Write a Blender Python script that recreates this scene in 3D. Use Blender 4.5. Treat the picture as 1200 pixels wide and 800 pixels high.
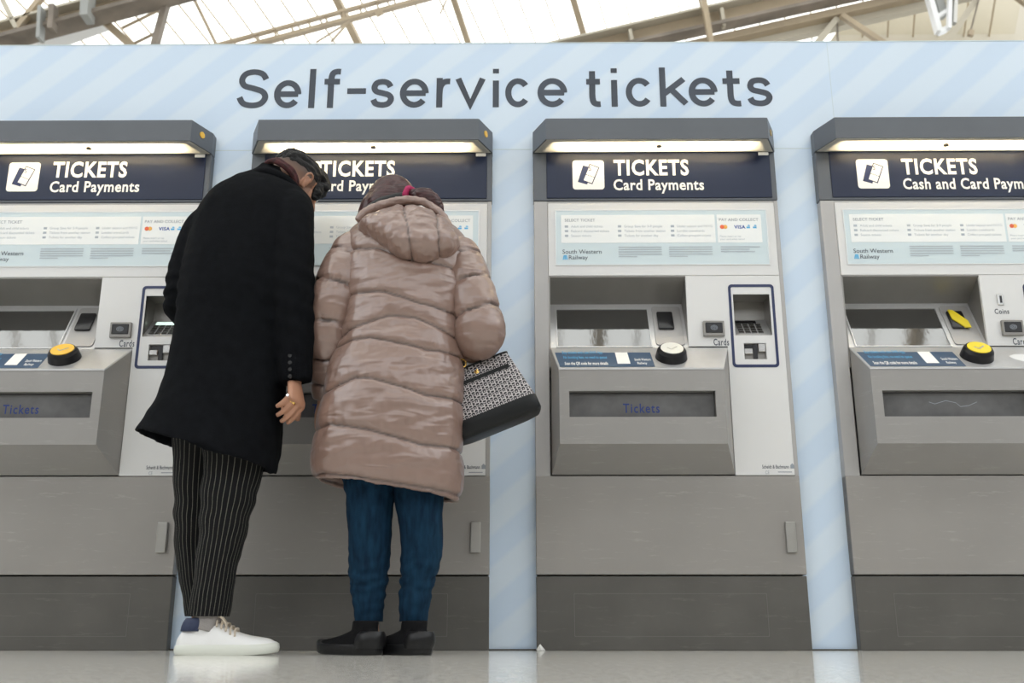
import bpy, bmesh, math, random
import numpy as np
from mathutils import Vector, Matrix, noise
R = math.radians
random.seed(4)
SC = bpy.context.scene
COL = SC.collection
for o in list(bpy.data.objects): bpy.data.objects.remove(o)

# ------------------------------------------------------------------ camera
F, D, H, PITCH, YAW = 1167.0, 3.57, .083, R(15.9), R(.48)
cam = bpy.data.cameras.new('camera'); co = bpy.data.objects.new('camera', cam); COL.objects.link(co)
co.location = (0, -D, H); co.rotation_euler = (R(90) + PITCH, 0, YAW)
cam.sensor_width = 36; cam.lens = F / 1200 * 36; cam.clip_start = .02; cam.clip_end = 300
cam.dof.use_dof = True; cam.dof.focus_distance = 3.45; cam.dof.aperture_fstop = 4.0
SC.camera = co
# ------------------------------------------------------------------ light
w = bpy.data.worlds.new('sky'); SC.world = w; w.use_nodes = True
bg = w.node_tree.nodes['Background']; bg.inputs[0].default_value = (.93, .97, 1, 1); bg.inputs[1].default_value = 2.2
SC.view_settings.view_transform = 'Standard'; SC.view_settings.look = 'None'
SC.view_settings.gamma = 1; SC.view_settings.use_curve_mapping = False
SC.view_settings.exposure = 0.30
LAMP_W = 4.2

ROT = Matrix.Rotation(YAW, 3, 'Z') @ Matrix.Rotation(PITCH, 3, 'X')
def P(px, py, Y=0.0):
    """point of the upright plane y=Y seen at a pixel of the 1200x800 photograph (used as a ruler)"""
    d = ROT @ Vector(((px - 600) / F, 1, (400 - py) / F))
    return Vector((0, -D, H)) + d * ((Y + D) / d.y)

# ------------------------------------------------------------------ materials
MATS = {}
def mat(name, col, rough=.5, metal=0, coat=0, bump=None, vary=None, spec=None, emit=None, scratch=0, sheen=0):
    m = bpy.data.materials.new(name); m.use_nodes = True; nt = m.node_tree
    b = nt.nodes['Principled BSDF']; b.inputs['Base Color'].default_value = (*col, 1)
    b.inputs['Roughness'].default_value = rough; b.inputs['Metallic'].default_value = metal
    b.inputs['Coat Weight'].default_value = coat; b.inputs['Coat Roughness'].default_value = .08
    if spec is not None: b.inputs['Specular IOR Level'].default_value = spec
    if sheen: b.inputs['Sheen Weight'].default_value = sheen
    if emit: b.inputs['Emission Color'].default_value = (*col, 1); b.inputs['Emission Strength'].default_value = emit
    tc = nt.nodes.new('ShaderNodeTexCoord')
    if vary:      # (scale, amount)
        n = nt.nodes.new('ShaderNodeTexNoise'); n.inputs['Scale'].default_value = vary[0]; n.inputs['Detail'].default_value = 5
        nt.links.new(tc.outputs['Object'], n.inputs['Vector'])
        r = nt.nodes.new('ShaderNodeValToRGB'); a = vary[1]
        r.color_ramp.elements[0].position = .3; r.color_ramp.elements[1].position = .7
        r.color_ramp.elements[0].color = (*[c * (1 - a) for c in col], 1); r.color_ramp.elements[1].color = (*[min(1, c * (1 + a)) for c in col], 1)
        nt.links.new(n.outputs['Fac'], r.inputs['Fac']); last = r.outputs['Color']
        if scratch:
            mp = nt.nodes.new('ShaderNodeMapping'); mp.inputs['Rotation'].default_value = (0, R(35), 0); mp.inputs['Scale'].default_value = (1.2, 1, 9)
            nt.links.new(tc.outputs['Object'], mp.inputs['Vector'])
            n2 = nt.nodes.new('ShaderNodeTexNoise'); n2.inputs['Scale'].default_value = 6; n2.inputs['Detail'].default_value = 9; n2.inputs['Roughness'].default_value = .75
            nt.links.new(mp.outputs[0], n2.inputs['Vector'])
            r2 = nt.nodes.new('ShaderNodeValToRGB'); r2.color_ramp.elements[0].position = .565; r2.color_ramp.elements[1].position = .64
            r2.color_ramp.elements[0].color = (0, 0, 0, 1); r2.color_ramp.elements[1].color = (scratch,) * 3 + (1,)
            nt.links.new(n2.outputs['Fac'], r2.inputs['Fac'])
            mx = nt.nodes.new('ShaderNodeMixRGB'); mx.blend_type = 'MIX'; mx.inputs['Color2'].default_value = (*[min(1, c * 1.5) for c in col], 1)
            nt.links.new(r2.outputs[0], mx.inputs['Fac']); nt.links.new(last, mx.inputs['Color1']); last = mx.outputs[0]
        nt.links.new(last, b.inputs['Base Color'])
    if bump:      # (scale, strength)
        n = nt.nodes.new('ShaderNodeTexNoise'); n.inputs['Scale'].default_value = bump[0]; n.inputs['Detail'].default_value = 4
        nt.links.new(tc.outputs['Object'], n.inputs['Vector'])
        bp = nt.nodes.new('ShaderNodeBump'); bp.inputs['Strength'].default_value = bump[1]; bp.inputs['Distance'].default_value = .004
        nt.links.new(n.outputs['Fac'], bp.inputs['Height']); nt.links.new(bp.outputs[0], b.inputs['Normal'])
    MATS[name] = m
    return m
mat('body_grey', (.31, .295, .28), .45, .25, vary=(3, .06), scratch=.35)
mat('stile_grey', (.40, .39, .385), .42, .35, vary=(5, .04))
mat('plinth_dark', (.105, .10, .092), .5, .2, vary=(5, .14), scratch=.6)
mat('plinth_line', (.150, .145, .137), .5, .2)
mat('console_grey', (.30, .29, .28), .4, .3, vary=(4, .05), scratch=.25)
mat('slope_grey', (.55, .55, .555), .30, .45, vary=(30, .03))
mat('recess_metal', (.25, .24, .225), .35, .5, vary=(9, .05))
mat('fascia', (.68, .68, .68), .4, .0, vary=(2, .02))
mat('hood_grey', (.105, .115, .13), .42, .2, vary=(6, .05))
mat('sign_navy', (.006, .013, .042), .35, 0, coat=.08, spec=.3)
mat('navy', (.012, .022, .085), .35)
mat('print_white', (.88, .88, .86), .5)
mat('print_ink', (.045, .055, .08), .5)
mat('print_grey', (.28, .31, .35), .5)
mat('print_faint', (.40, .45, .50), .5)
mat('print_blue', (.10, .42, .72), .5)
mat('print_visa', (.03, .08, .35), .5)
mat('print_red', (.75, .13, .05), .5)
mat('print_orange', (.85, .45, .1), .5)
mat('poster_blue', (.55, .645, .68), .3, 0, coat=.3)
mat('poster_white', (.76, .78, .77), .22, 0, coat=.5)
mat('label_blue', (.055, .10, .175), .3, 0, coat=.4)
mat('tickets_ink', (.008, .03, .17), .4)
mat('screen_glass', (.012, .013, .014), .05, 0, spec=1.0, bump=(60, .02)); MATS['screen_glass'].node_tree.nodes['Principled BSDF'].inputs['IOR'].default_value = 2.0
mat('black_plastic', (.012, .012, .014), .25)
mat('black_rubber', (.009, .009, .011), .4, spec=.3)
mat('knob_white', (.72, .72, .68), .35, bump=(120, .4))
mat('yellow', (.80, .62, .02), .4)
mat('amber', (.85, .50, .06), .4)
mat('brass', (.55, .38, .12), .3, .9)
mat('chrome', (.62, .62, .62), .18, 1)
mat('steel', (.50, .50, .49), .28, .85)
mat('key_steel', (.5, .5, .5), .35, .6)
mat('slot_dark', (.10, .10, .105), .5, .2)
mat('tray_glass', (.13, .13, .135), .12, 0, vary=(8, .3))
mat('smudge', (.74, .74, .74), .7)
mat('letter_ink', (.035, .045, .065), .35, vary=(4, .25))
mat('wool_black', (.0042, .0048, .0062), .95, spec=.1, bump=(350, .5), vary=(40, .25))
mat('lining_black', (.012, .012, .014), .6)
mat('button_black', (.02, .02, .022), .2)
mat('hair_black', (.006, .0055, .006), .55, spec=.3, bump=(200, .5))
mat('sneaker_white', (.80, .80, .80), .45, bump=(90, .15))
mat('sole_white', (.70, .72, .66), .5)
mat('heel_navy', (.02, .03, .075), .6)
mat('lace_cream', (.55, .47, .38), .8)
mat('sock_grey', (.30, .28, .27), .9, bump=(200, .5))
mat('scarf_red', (.045, .010, .011), .9, vary=(45, .8), bump=(200, .5))
mat('shoe_black', (.006, .006, .007), .8, spec=.15, bump=(150, .5))
mat('shoe_rubber', (.008, .008, .009), .35, spec=.35, bump=(60, .3))
mat('bag_leather', (.006, .007, .008), .42, spec=.3, bump=(160, .12))
mat('gold', (.80, .52, .16), .22, 1)
mat('silver', (.8, .8, .82), .15, 1)
mat('scrunchie', (.38, .012, .09), .7, bump=(120, .6))
mat('litter', (.75, .75, .73), .7)
mat('grime', (.05, .045, .04), .8)
mat('beam_cream', (.36, .29, .20), .6, vary=(2, .1))
mat('beam_dark', (.20, .17, .14), .7, vary=(2, .3))
mat('pipe_grey', (.30, .31, .30), .5)
mat('board_cream', (.46, .42, .34), .7, vary=(1.5, .03))
mat('lamp_white', (.75, .76, .77), .35)
mat('far_wall', (.34, .32, .29), .8, vary=(1, .1))
mat('eye_white', (.8, .8, .78), .2)

def nodes(name):
    m = bpy.data.materials.new(name); m.use_nodes = True; MATS[name] = m
    return m, m.node_tree, m.node_tree.nodes['Principled BSDF'], m.node_tree.nodes, m.node_tree.links
def math_node(N, L, op, a, b=None, c=None):
    n = N.new('ShaderNodeMath'); n.operation = op
    for i, v in enumerate((a, b, c)):
        if v is None: continue
        if isinstance(v, (int, float)): n.inputs[i].default_value = v
        else: L.new(v, n.inputs[i])
    return n.outputs[0]
# blue wall vinyl with broad diagonal stripes
m, nt, b, N, L = nodes('wall_vinyl')
tc = N.new('ShaderNodeTexCoord'); sx = N.new('ShaderNodeSeparateXYZ'); L.new(tc.outputs['Object'], sx.inputs[0])
v = math_node(N, L, 'MULTIPLY_ADD', sx.outputs['X'], -.87, sx.outputs['Z'])
nz = N.new('ShaderNodeTexNoise'); nz.inputs['Scale'].default_value = 1.2; L.new(tc.outputs['Object'], nz.inputs['Vector'])
v = math_node(N, L, 'MULTIPLY_ADD', nz.outputs['Fac'], .05, v)
v = math_node(N, L, 'DIVIDE', v, .225); v = math_node(N, L, 'PINGPONG', v, .5)
r = N.new('ShaderNodeValToRGB'); r.color_ramp.elements[0].position = .2; r.color_ramp.elements[1].position = .3
r.color_ramp.elements[0].color = (.575, .695, .845, 1); r.color_ramp.elements[1].color = (.645, .745, .855, 1)
L.new(v, r.inputs[0]); L.new(r.outputs[0], b.inputs['Base Color']); b.inputs['Roughness'].default_value = .32
nz = N.new('ShaderNodeTexNoise'); nz.inputs['Scale'].default_value = 9; L.new(tc.outputs['Object'], nz.inputs['Vector'])
bp = N.new('ShaderNodeBump'); bp.inputs['Strength'].default_value = .12; bp.inputs['Distance'].default_value = .01
L.new(nz.outputs['Fac'], bp.inputs['Height']); L.new(bp.outputs[0], b.inputs['Normal'])
# polished terrazzo floor
m, nt, b, N, L = nodes('terrazzo')
tc = N.new('ShaderNodeTexCoord')
n1 = N.new('ShaderNodeTexNoise'); n1.inputs['Scale'].default_value = 45; n1.inputs['Detail'].default_value = 6; n1.inputs['Roughness'].default_value = .7; L.new(tc.outputs['Object'], n1.inputs['Vector'])
r = N.new('ShaderNodeValToRGB'); r.color_ramp.elements[0].position = .35; r.color_ramp.elements[1].position = .65
r.color_ramp.elements[0].color = (.56, .54, .50, 1); r.color_ramp.elements[1].color = (.80, .78, .735, 1); L.new(n1.outputs['Fac'], r.inputs[0])
n2 = N.new('ShaderNodeTexVoronoi'); n2.inputs['Scale'].default_value = 120; L.new(tc.outputs['Object'], n2.inputs['Vector'])
r2 = N.new('ShaderNodeValToRGB'); r2.color_ramp.elements[0].position = .12; r2.color_ramp.elements[1].position = .25
r2.color_ramp.elements[0].color = (.55, .52, .47, 1); r2.color_ramp.elements[1].color = (1, 1, 1, 1); L.new(n2.outputs['Distance'], r2.inputs[0])
mx = N.new('ShaderNodeMixRGB'); mx.blend_type = 'MULTIPLY'; mx.inputs[0].default_value = .5
L.new(r.outputs[0], mx.inputs[1]); L.new(r2.outputs[0], mx.inputs[2]); L.new(mx.outputs[0], b.inputs['Base Color'])
b.inputs['Roughness'].default_value = .11; b.inputs['Specular IOR Level'].default_value = .5
n3 = N.new('ShaderNodeTexNoise'); n3.inputs['Scale'].default_value = 14; L.new(tc.outputs['Object'], n3.inputs['Vector'])
bp = N.new('ShaderNodeBump'); bp.inputs['Strength'].default_value = .04; bp.inputs['Distance'].default_value = .01
L.new(n3.outputs['Fac'], bp.inputs['Height']); L.new(bp.outputs[0], b.inputs['Normal'])
# roof glass: lets the daylight through
m, nt, b, N, L = nodes('roof_glass'); N.remove(b)
tr = N.new('ShaderNodeBsdfTransparent'); tr.inputs[0].default_value = (.97, .96, .93, 1)
L.new(tr.outputs[0], N['Material Output'].inputs[0])
# frosted lamp cover
m, nt, b, N, L = nodes('lamp_cover'); N.remove(b)
tl = N.new('ShaderNodeBsdfTranslucent'); tl.inputs[0].default_value = (.95, .92, .84, 1)
df = N.new('ShaderNodeBsdfDiffuse'); df.inputs[0].default_value = (.75, .73, .68, 1)
ms = N.new('ShaderNodeMixShader'); ms.inputs[0].default_value = .4
L.new(tl.outputs[0], ms.inputs[1]); L.new(df.outputs[0], ms.inputs[2]); L.new(ms.outputs[0], N['Material Output'].inputs[0])
# lit keypad display
mat('display_lit', (.75, .95, .85), .4, emit=.7)
# pinstripe trousers (stripes follow the leg: UV)
m, nt, b, N, L = nodes('pinstripe')
uv = N.new('ShaderNodeUVMap'); sx = N.new('ShaderNodeSeparateXYZ'); L.new(uv.outputs[0], sx.inputs[0])
v = math_node(N, L, 'FRACT', math_node(N, L, 'MULTIPLY', sx.outputs[0], 30)); v = math_node(N, L, 'LESS_THAN', v, .13)
dsh = math_node(N, L, 'FRACT', math_node(N, L, 'MULTIPLY', sx.outputs[1], 170)); v = math_node(N, L, 'MULTIPLY', v, math_node(N, L, 'LESS_THAN', dsh, .75))
mx = N.new('ShaderNodeMixRGB'); mx.inputs[1].default_value = (.008, .008, .009, 1); mx.inputs[2].default_value = (.16, .155, .13, 1)
L.new(v, mx.inputs[0]); L.new(mx.outputs[0], b.inputs['Base Color']); b.inputs['Roughness'].default_value = .9; b.inputs['Specular IOR Level'].default_value = .2
# denim
m, nt, b, N, L = nodes('denim')
tc = N.new('ShaderNodeTexCoord'); mp = N.new('ShaderNodeMapping'); mp.inputs['Scale'].default_value = (60, 60, 14); L.new(tc.outputs['Object'], mp.inputs[0])
n1 = N.new('ShaderNodeTexNoise'); n1.inputs['Scale'].default_value = 1; n1.inputs['Detail'].default_value = 6; L.new(mp.outputs[0], n1.inputs['Vector'])
r = N.new('ShaderNodeValToRGB'); r.color_ramp.elements[0].position = .3; r.color_ramp.elements[1].position = .75
r.color_ramp.elements[0].color = (.003, .014, .032, 1); r.color_ramp.elements[1].color = (.009, .040, .080, 1)
L.new(n1.outputs['Fac'], r.inputs[0]); L.new(r.outputs[0], b.inputs['Base Color']); b.inputs['Roughness'].default_value = .9
b.inputs['Specular IOR Level'].default_value = .15
bp = N.new('ShaderNodeBump'); bp.inputs['Strength'].default_value = .3; bp.inputs['Distance'].default_value = .003
L.new(n1.outputs['Fac'], bp.inputs['Height']); L.new(bp.outputs[0], b.inputs['Normal'])
# shiny quilted nylon
m, nt, b, N, L = nodes('nylon')
b.inputs['Base Color'].default_value = (.235, .150, .122, 1); b.inputs['Roughness'].default_value = .33
b.inputs['Specular IOR Level'].default_value = .9; b.inputs['Coat Weight'].default_value = .35; b.inputs['Coat Roughness'].default_value = .22
tc = N.new('ShaderNodeTexCoord')
last = None
for sc_, rot_, st_, di_ in (((5, 5, 15), 10, .75, .011), ((10, 10, 36), -14, .75, .006)):
    mp = N.new('ShaderNodeMapping'); mp.inputs['Scale'].default_value = sc_; mp.inputs['Rotation'].default_value = (0, R(rot_), 0); L.new(tc.outputs['Object'], mp.inputs[0])
    n1 = N.new('ShaderNodeTexNoise'); n1.noise_type = 'RIDGED_MULTIFRACTAL'; n1.inputs['Scale'].default_value = 1.0; n1.inputs['Detail'].default_value = 2.5; n1.inputs['Distortion'].default_value = .6; L.new(mp.outputs[0], n1.inputs['Vector'])
    bp = N.new('ShaderNodeBump'); bp.inputs['Strength'].default_value = st_; bp.inputs['Distance'].default_value = di_
    L.new(n1.outputs['Fac'], bp.inputs['Height'])
    if last: L.new(last, bp.inputs['Normal'])
    last = bp.outputs[0]
L.new(last, b.inputs['Normal'])
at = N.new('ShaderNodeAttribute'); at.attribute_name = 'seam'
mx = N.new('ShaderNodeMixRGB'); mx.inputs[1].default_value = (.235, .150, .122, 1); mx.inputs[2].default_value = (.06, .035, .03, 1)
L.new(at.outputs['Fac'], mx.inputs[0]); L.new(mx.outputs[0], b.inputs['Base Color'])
mat('nylon_seam', (.10, .06, .05), .6)
# skin with the short clipped hair of the man's fade as a real colour (attribute)
for nm, c1 in (('skin_man', (.42, .215, .135)), ('skin_woman', (.46, .26, .18))):
    m, nt, b, N, L = nodes(nm)
    at = N.new('ShaderNodeAttribute'); at.attribute_name = 'hairline'
    mx = N.new('ShaderNodeMixRGB'); mx.inputs[1].default_value = (*c1, 1); mx.inputs[2].default_value = (.03, .024, .022, 1)
    L.new(at.outputs['Fac'], mx.inputs[0]); L.new(mx.outputs[0], b.inputs['Base Color']); b.inputs['Roughness'].default_value = .5
    b.inputs['Subsurface Weight'].default_value = .08; b.inputs['Subsurface Radius'].default_value = (.01, .004, .002)
# dark red-brown hair with strands
m, nt, b, N, L = nodes('hair_auburn')
tc = N.new('ShaderNodeTexCoord'); mp = N.new('ShaderNodeMapping'); mp.inputs['Scale'].default_value = (30, 30, 220); mp.inputs['Rotation'].default_value = (0, R(-20), 0); L.new(tc.outputs['Object'], mp.inputs[0])
n1 = N.new('ShaderNodeTexNoise'); n1.inputs['Scale'].default_value = 1; n1.inputs['Detail'].default_value = 3; L.new(mp.outputs[0], n1.inputs['Vector'])
r = N.new('ShaderNodeValToRGB'); r.color_ramp.elements[0].position = .3; r.color_ramp.elements[1].position = .7
r.color_ramp.elements[0].color = (.018, .005, .006, 1); r.color_ramp.elements[1].color = (.065, .014, .016, 1)
L.new(n1.outputs['Fac'], r.inputs[0]); L.new(r.outputs[0], b.inputs['Base Color']); b.inputs['Roughness'].default_value = .4
bp = N.new('ShaderNodeBump'); bp.inputs['Strength'].default_value = .5; bp.inputs['Distance'].default_value = .003
L.new(n1.outputs['Fac'], bp.inputs['Height']); L.new(bp.outputs[0], b.inputs['Normal'])
# woven fret pattern of the handbag (UV in metres)
m, nt, b, N, L = nodes('bag_weave')
uv = N.new('ShaderNodeUVMap'); sx = N.new('ShaderNodeSeparateXYZ'); L.new(uv.outputs[0], sx.inputs[0])
U = math_node(N, L, 'MULTIPLY', sx.outputs[0], 43); V = math_node(N, L, 'MULTIPLY', sx.outputs[1], 50)
row = math_node(N, L, 'FLOOR', V); off = math_node(N, L, 'MULTIPLY', row, .5); fu = math_node(N, L, 'FRACT', math_node(N, L, 'ADD', U, off)); fv = math_node(N, L, 'FRACT', V)
def band(x, c, h): return math_node(N, L, 'LESS_THAN', math_node(N, L, 'ABSOLUTE', math_node(N, L, 'SUBTRACT', x, c)), h)
def MX(a, b_): return math_node(N, L, 'MAXIMUM', a, b_)
def MN(a, b_): return math_node(N, L, 'MINIMUM', a, b_)
h1 = MN(band(fv, .5, .10), band(fu, .35, .36)); v1 = MN(band(fu, .06, .07), band(fv, .5, .45)); v2 = MN(band(fu, .62, .08), band(fv, .5, .45))
t1 = MN(band(fv, .04, .07), band(fu, .35, .22)); t2 = MN(band(fu, .34, .07), band(fv, .8, .12)); t3 = MN(band(fv, .25, .06), band(fu, .86, .12)); t4 = MN(band(fv, .75, .06), band(fu, .86, .12))
pat = MX(MX(h1, MX(v1, v2)), MX(MX(t1, t2), MX(t3, t4)))
mx = N.new('ShaderNodeMixRGB'); mx.inputs[1].default_value = (.012, .012, .016, 1); mx.inputs[2].default_value = (.52, .49, .50, 1)
L.new(pat, mx.inputs[0]); L.new(mx.outputs[0], b.inputs['Base Color']); b.inputs['Roughness'].default_value = .7

# ------------------------------------------------------------------ helpers
def setp(o, label=None, cat=None, group=None, kind=None):
    if label: o['label'] = label
    if cat: o['category'] = cat
    if group: o['group'] = group
    if kind: o['kind'] = kind
    return o
def link(name, data, parent=None, **k):
    o = bpy.data.objects.new(name, data); COL.objects.link(o)
    if parent: o.parent = parent
    return setp(o, **k)
def empty(name, loc, **k):
    o = link(name, None, **k); o.location = loc; o.empty_display_size = .1
    return o
def mesh(name, V, Fc, m, smooth=False):
    me = bpy.data.meshes.new(name); me.from_pydata([tuple(v) for v in V], [], Fc); me.update()
    if m: me.materials.append(MATS[m])
    if smooth:
        for p in me.polygons: p.use_smooth = True
    return me
class MB:
    """collects shapes into one bmesh"""
    def __init__(s): s.bm = bmesh.new()
    def box(s, x0, x1, y0, y1, z0, z1, bev=0, seg=1):
        t = bmesh.new(); bmesh.ops.create_cube(t, size=1)
        for v in t.verts: v.co = Vector(((x0 + x1) / 2 + v.co.x * (x1 - x0), (y0 + y1) / 2 + v.co.y * (y1 - y0), (z0 + z1) / 2 + v.co.z * (z1 - z0)))
        if bev: bmesh.ops.bevel(t, geom=t.edges[:], offset=bev, segments=seg, affect='EDGES', profile=.5)
        s._add(t); return s
    def poly(s, V, Fc, bev=0, seg=1):
        t = bmesh.new(); vs = [t.verts.new(v) for v in V]
        for f in Fc: t.faces.new([vs[i] for i in f])
        bmesh.ops.recalc_face_normals(t, faces=t.faces[:])
        if bev: bmesh.ops.bevel(t, geom=t.edges[:], offset=bev, segments=seg, affect='EDGES', profile=.5)
        s._add(t); return s
    def prism(s, prof, axis, a, b, bev=0, seg=1):
        """2D outline extruded along axis 'x' (outline y,z) or 'y' (outline x,z)"""
        n = len(prof)
        mk = (lambda t, p: (t, p[0], p[1])) if axis == 'x' else (lambda t, p: (p[0], t, p[1]))
        V = [mk(a, p) for p in prof] + [mk(b, p) for p in prof]
        Fc = [list(range(n)), list(range(2 * n - 1, n - 1, -1))] + [[i, (i + 1) % n, n + (i + 1) % n, n + i] for i in range(n)]
        return s.poly(V, Fc, bev, seg)
    def cyl(s, p0, p1, r0, r1=None, n=20, cap=True):
        p0, p1 = Vector(p0), Vector(p1); r1 = r0 if r1 is None else r1
        d = (p1 - p0).normalized(); a = d.orthogonal().normalized(); b_ = d.cross(a)
        V = [p + (a * math.cos(t) + b_ * math.sin(t)) * r for p, r in ((p0, r0), (p1, r1)) for t in [2 * math.pi * k / n for k in range(n)]]
        Fc = [[i, (i + 1) % n, n + (i + 1) % n, n + i] for i in range(n)]
        if cap: Fc += [list(range(n)), list(range(2 * n - 1, n - 1, -1))]
        return s.poly(V, Fc)
    def geo(s, g):
        t = bmesh.new(); vs = [t.verts.new(v) for v in g[0]]
        for f in g[1]:
            try: t.faces.new([vs[i] for i in f])
            except ValueError: pass
        bmesh.ops.recalc_face_normals(t, faces=t.faces[:])
        s._add(t); return s
    def _add(s, t):
        me = bpy.data.meshes.new('t'); t.to_mesh(me); t.free(); s.bm.from_mesh(me); bpy.data.meshes.remove(me)
    def mesh(s, name, m, smooth=False, angle=None):
        me = bpy.data.meshes.new(name); s.bm.to_mesh(me); s.bm.free(); me.materials.append(MATS[m])
        if smooth:
            for p in me.polygons: p.use_smooth = True
            if angle: me.set_sharp_from_angle(angle=R(angle))
        return me
    def build(s, name, m, parent=None, smooth=False, angle=None, **k):
        return link(name, s.mesh(name, m, smooth, angle), parent, **k)

def rings_geo(rings, cap=True, n=None):
    """list of closed point rings -> tube"""
    n = len(rings[0]); V = [p for r_ in rings for p in r_]; Fc = []
    for k in range(len(rings) - 1):
        for i in range(n):
            j = (i + 1) % n; Fc.append([k * n + i, k * n + j, (k + 1) * n + j, (k + 1) * n + i])
    if cap:
        for k, fl in ((0, True), (len(rings) - 1, False)):
            c = sum((Vector(p) for p in rings[k]), Vector()) / n; V.append(c); ci = len(V) - 1
            for i in range(n):
                j = (i + 1) % n
                Fc.append([k * n + j, k * n + i, ci] if fl else [k * n + i, k * n + j, ci])
    return V, Fc
def ell(c, a, b_, n=32, e=2.0):
    c, a, b_ = Vector(c), Vector(a), Vector(b_); out = []
    for k in range(n):
        t = 2 * math.pi * k / n; ct, st = math.cos(t), math.sin(t)
        out.append(c + a * math.copysign(abs(ct) ** (2 / e), ct) + b_ * math.copysign(abs(st) ** (2 / e), st))
    return out
def catmull(pts, k):
    out = []; n = len(pts)
    for i in range(n - 1):
        p0 = pts[max(0, i - 1)]; p1 = pts[i]; p2 = pts[i + 1]; p3 = pts[min(n - 1, i + 2)]
        for j in range(k):
            t = j / k
            out.append(.5 * ((2 * p1) + (p2 - p0) * t + (2 * p0 - 5 * p1 + 4 * p2 - p3) * t * t + (3 * p1 - p0 - 3 * p2 + p3) * t ** 3))
    out.append(pts[-1]); return out
def tube(pts, rad, n=16, k=4, flat=1.0, up=None, cap=True):
    pts = [Vector(p) for p in pts]
    arr = [np.array([*p, r_]) for p, r_ in zip(pts, rad)]
    arr = catmull(arr, k); rings = []; prev = None
    ps = [Vector(a[:3]) for a in arr]
    for i, a in enumerate(arr):
        d = (ps[min(i + 1, len(ps) - 1)] - ps[max(i - 1, 0)]).normalized()
        if prev is None: u = (Vector(up) if up else d.orthogonal()); u = (u - d * u.dot(d)).normalized()
        else: u = (prev - d * prev.dot(d)).normalized()
        prev = u; v_ = d.cross(u)
        rings.append(ell(ps[i], u * a[3], v_ * a[3] * flat, n))
    return rings_geo(rings, cap)
def ball(c, r3, M=None, n=20):
    c = Vector(c); M = M or Matrix.Identity(3); rings = []
    for i in range(1, n):
        th = math.pi * i / n
        rings.append([c + M @ Vector((r3[0] * math.sin(th) * math.cos(p), r3[1] * math.sin(th) * math.sin(p), r3[2] * math.cos(th))) for p in [2 * math.pi * k / (2 * n) for k in range(2 * n)]])
    return rings_geo(rings)
def join(geos):
    V, Fc = [], []
    for g in geos:
        k = len(V); V += list(g[0]); Fc += [[i + k for i in f] for f in g[1]]
    return V, Fc
def evaluate(o):
    dg = bpy.context.evaluated_depsgraph_get(); dg.update()
    me = bpy.data.meshes.new_from_object(o.evaluated_get(dg)); old = o.data
    bpy.data.objects.remove(o); bpy.data.meshes.remove(old)
    return me
def remesh(geos, voxel, m, smooth=4, factor=.5):
    me = MB().geo(join(geos)).mesh('union', m)
    o = bpy.data.objects.new('tmp', me); COL.objects.link(o)
    md = o.modifiers.new('r', 'REMESH'); md.mode = 'VOXEL'; md.voxel_size = voxel; md.use_smooth_shade = True
    if smooth:
        s_ = o.modifiers.new('s', 'SMOOTH'); s_.factor = factor; s_.iterations = smooth
    me = evaluate(o)
    if not me.materials: me.materials.append(MATS[m])
    for p in me.polygons: p.use_smooth = True
    return me
def arrays(me):
    n = len(me.vertices); co_ = np.empty(n * 3); me.vertices.foreach_get('co', co_)
    no = np.empty(n * 3); me.vertex_normals.foreach_get('vector', no)
    return co_.reshape(-1, 3), no.reshape(-1, 3)
def setco(me, c): me.vertices.foreach_set('co', c.ravel()); me.update()

TXT = {}
def text_raw(s, offset=0.0, sp=None):
    sp = sp or (1 + offset * 3.5); key = (s, offset, sp)
    if key in TXT: return TXT[key]
    c = bpy.data.curves.new('t', 'FONT'); c.body = s; c.size = 1; c.offset = offset; c.space_character = sp; c.resolution_u = 3
    o = bpy.data.objects.new('t', c); COL.objects.link(o)
    dg = bpy.context.evaluated_depsgraph_get(); dg.update()
    me = bpy.data.meshes.new_from_object(o.evaluated_get(dg))
    V = [tuple(v.co) for v in me.vertices]; Fc = [list(p.vertices) for p in me.polygons]
    bpy.data.objects.remove(o); bpy.data.curves.remove(c); bpy.data.meshes.remove(me)
    TXT[key] = (V, Fc); return TXT[key]
def bounds(V): return min(v[0] for v in V), max(v[0] for v in V), min(v[1] for v in V), max(v[1] for v in V)
def text_geo(s, x0, x1, z0, z1, y, offset=0.0, sp=None):
    """flat lettering filling the box on an upright plane"""
    V, Fc = text_raw(s, offset, sp); a, b_, c, d = bounds(V)
    k = (x1 - x0) / (b_ - a); h = (z1 - z0) / (d - c)
    return [(x0 + (v[0] - a) * k, y, z0 + (v[1] - c) * h) for v in V], Fc
def words_geo(s, x0, x1, z0, z1, y, offset=0.0):
    """one geometry per word, placed as in the full line"""
    A_ = bounds(text_raw(s, offset)[0]); k = (x1 - x0) / (A_[1] - A_[0]); h = (z1 - z0) / (A_[3] - A_[2]); out = []; ws = s.split(' ')
    for i in range(len(ws)):
        pre = bounds(text_raw(' '.join(ws[:i + 1]), offset)[0])[1]; V, Fc = text_raw(ws[i], offset); b_ = bounds(V)
        out.append(([(x0 + (v[0] - b_[1] + pre - A_[0]) * k, y, z0 + (v[1] - A_[2]) * h) for v in V], Fc))
    return out
def slope_map(g, org, ux, uz):
    """put upright geometry (x,?,z) on a slanted plane"""
    return [Vector(org) + Vector(ux) * v[0] + Vector(uz) * v[2] for v in g[0]], g[1]

# ================================================================== SETTING
MX0 = (-2.161, -1.053, .055, 1.163)      # left edge of each machine
W = .943
WT = 2.387
fl = MB(); fl.box(-14, 14, -18, 15, -.05, 0); fl.build('floor', 'terrazzo', kind='structure')
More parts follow.
